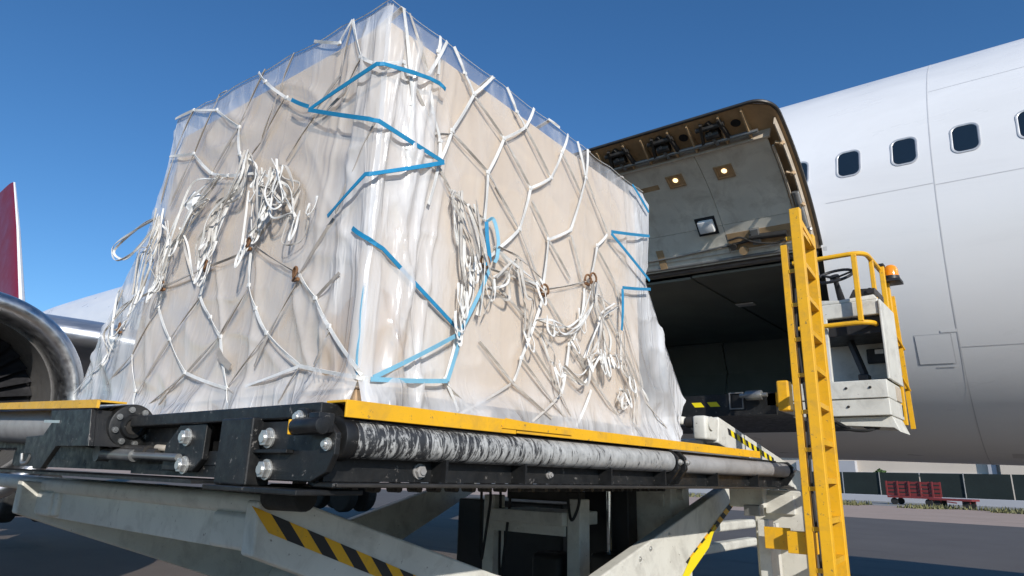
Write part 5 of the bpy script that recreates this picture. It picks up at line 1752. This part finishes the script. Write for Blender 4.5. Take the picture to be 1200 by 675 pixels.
# bundles of loose strap hanging off the net
catmull = catm
for n, poly in BUNDLES:
    for k in range(n):
        jit = 0.0 if k == 0 else 1.0
        P, nn = [], None
        m = len(poly)
        for i, q in enumerate(poly):
            end = 0.35 if i in (0, m - 1) else 1.0
            s = (0.035 if q[0] == 'L' else 0.022) * jit * end
            q2 = (q[0], q[1] + rng.gauss(0, s), q[2] + rng.gauss(0, s * 1.2))
            p, nn = spt(q2, 0.012 + 0.010 * (k % 5) + 0.03 * rng.random() * end)
            P.append(p)
        pts = catmull(P)
        ph, fr = rng.uniform(0, 6), rng.uniform(0.12, 0.32)
        tw = [1.3 * math.sin(ph + fr * i) for i in range(len(pts))]
        mk("loose_strap", ribbon(pts, [nn] * len(pts), rng.uniform(0.007, 0.0125), tw=tw), M['strap_white'] if rng.random() < 0.6 else M['strap_dirty'], net)
        # a bight doubling back at the end of some straps
        if rng.random() < 0.55:
            e = P[-1]
            along = V(0, 1, 0) if poly[0][0] == 'L' else V(1, 0, 0)
            d = rng.uniform(0.04, 0.13)
            wd = rng.uniform(0.015, 0.04) * rng.choice((-1, 1))
            loop = catmull([e, e + along * wd * 0.4 - V(0, 0, d * 0.7) + nn * 0.02, e + along * wd - V(0, 0, d) + nn * 0.025, e + along * wd * 1.7 - V(0, 0, d * 0.6) + nn * 0.015, e + along * wd * 1.3 + V(0, 0, 0.02)])
            tw = [0.9 * math.sin(ph + 0.3 * i) for i in range(len(loop))]
            mk("loose_strap", ribbon(loop, [nn] * len(loop), 0.009, tw=tw), M['strap_white'], net)
# paper tag and webbing tail
p, nn = spt(('L', 3.25, 3.05), 0.05)
mk("paper_tag", ribbon([p, p + V(0, -0.05, 0.05), p + V(0.01, -0.09, 0.02)], [V(-0.8, -0.5, 0.2)] * 3, 0.075), M['paper'], net)
p, nn = spt(('L', 2.66, 2.20), 0.012)
mk("strap_tail", ribbon([p, p + V(-0.012, 0.05, 0.035), p + V(-0.02, 0.085, 0.075)], [nn] * 3, 0.032), M['strap_grey'], net)

# blue lashing straps
blues = ["blue lashing strap zigzagging round the near corner of the load", "blue lashing strap at the far right edge of the load", "pale blue lashing strap at the lower near corner of the load"]
t1 = thing("lashing_strap", blues[0], "strap", (1.40, 1.82, 1.99))
t2 = thing("lashing_strap", blues[1], "strap", (3.5, 1.82, 1.99))
t3 = thing("lashing_strap", blues[2], "strap", (1.6, 1.81, 1.99))
for i, l in enumerate(BLUE):
    mk("webbing", taut(l, 0.0175, 0.036, 0.15), M['strap_blue'], t1 if i < 4 else t2)
for i, l in enumerate(BLUE_UNDER):
    mk("webbing", taut(l, (0.017, 0.009)[i], (0.008, -0.004)[i], 0.1), M[('strap_blue', 'strap_pale_blue')[i]], t1)
for l in BLUE_PALE:
    mk("webbing", taut(l, 0.0165, 0.034, 0.12), M['strap_pale_blue'], t3)
# loop of blue strap knotted on the right side
lp = [spt(q, o)[0] for q, o in ((('R', 2.005, 2.86), 0.02), (('R', 2.04, 2.88), 0.03), (('R', 2.07, 2.80), 0.035), (('R', 2.075, 2.72), 0.03), (('R', 2.07, 2.69), 0.02))]
pts = catmull(lp)
mk("webbing", ribbon(pts, [V(0, -1, 0)] * len(pts), 0.016, tw=[0.5] * len(pts)), M['strap_pale_blue'], t3)
lp = [spt(q, o)[0] for q, o in ((('R', 2.005, 2.86), 0.02), (('R', 2.01, 2.78), 0.025), (('R', 2.035, 2.69), 0.02), (('R', 2.005, 2.66), 0.016))]
pts = catmull(lp)
mk("webbing", ribbon(pts, [V(0, -1, 0)] * len(pts), 0.018, tw=[0.4] * len(pts)), M['strap_blue'], t3)
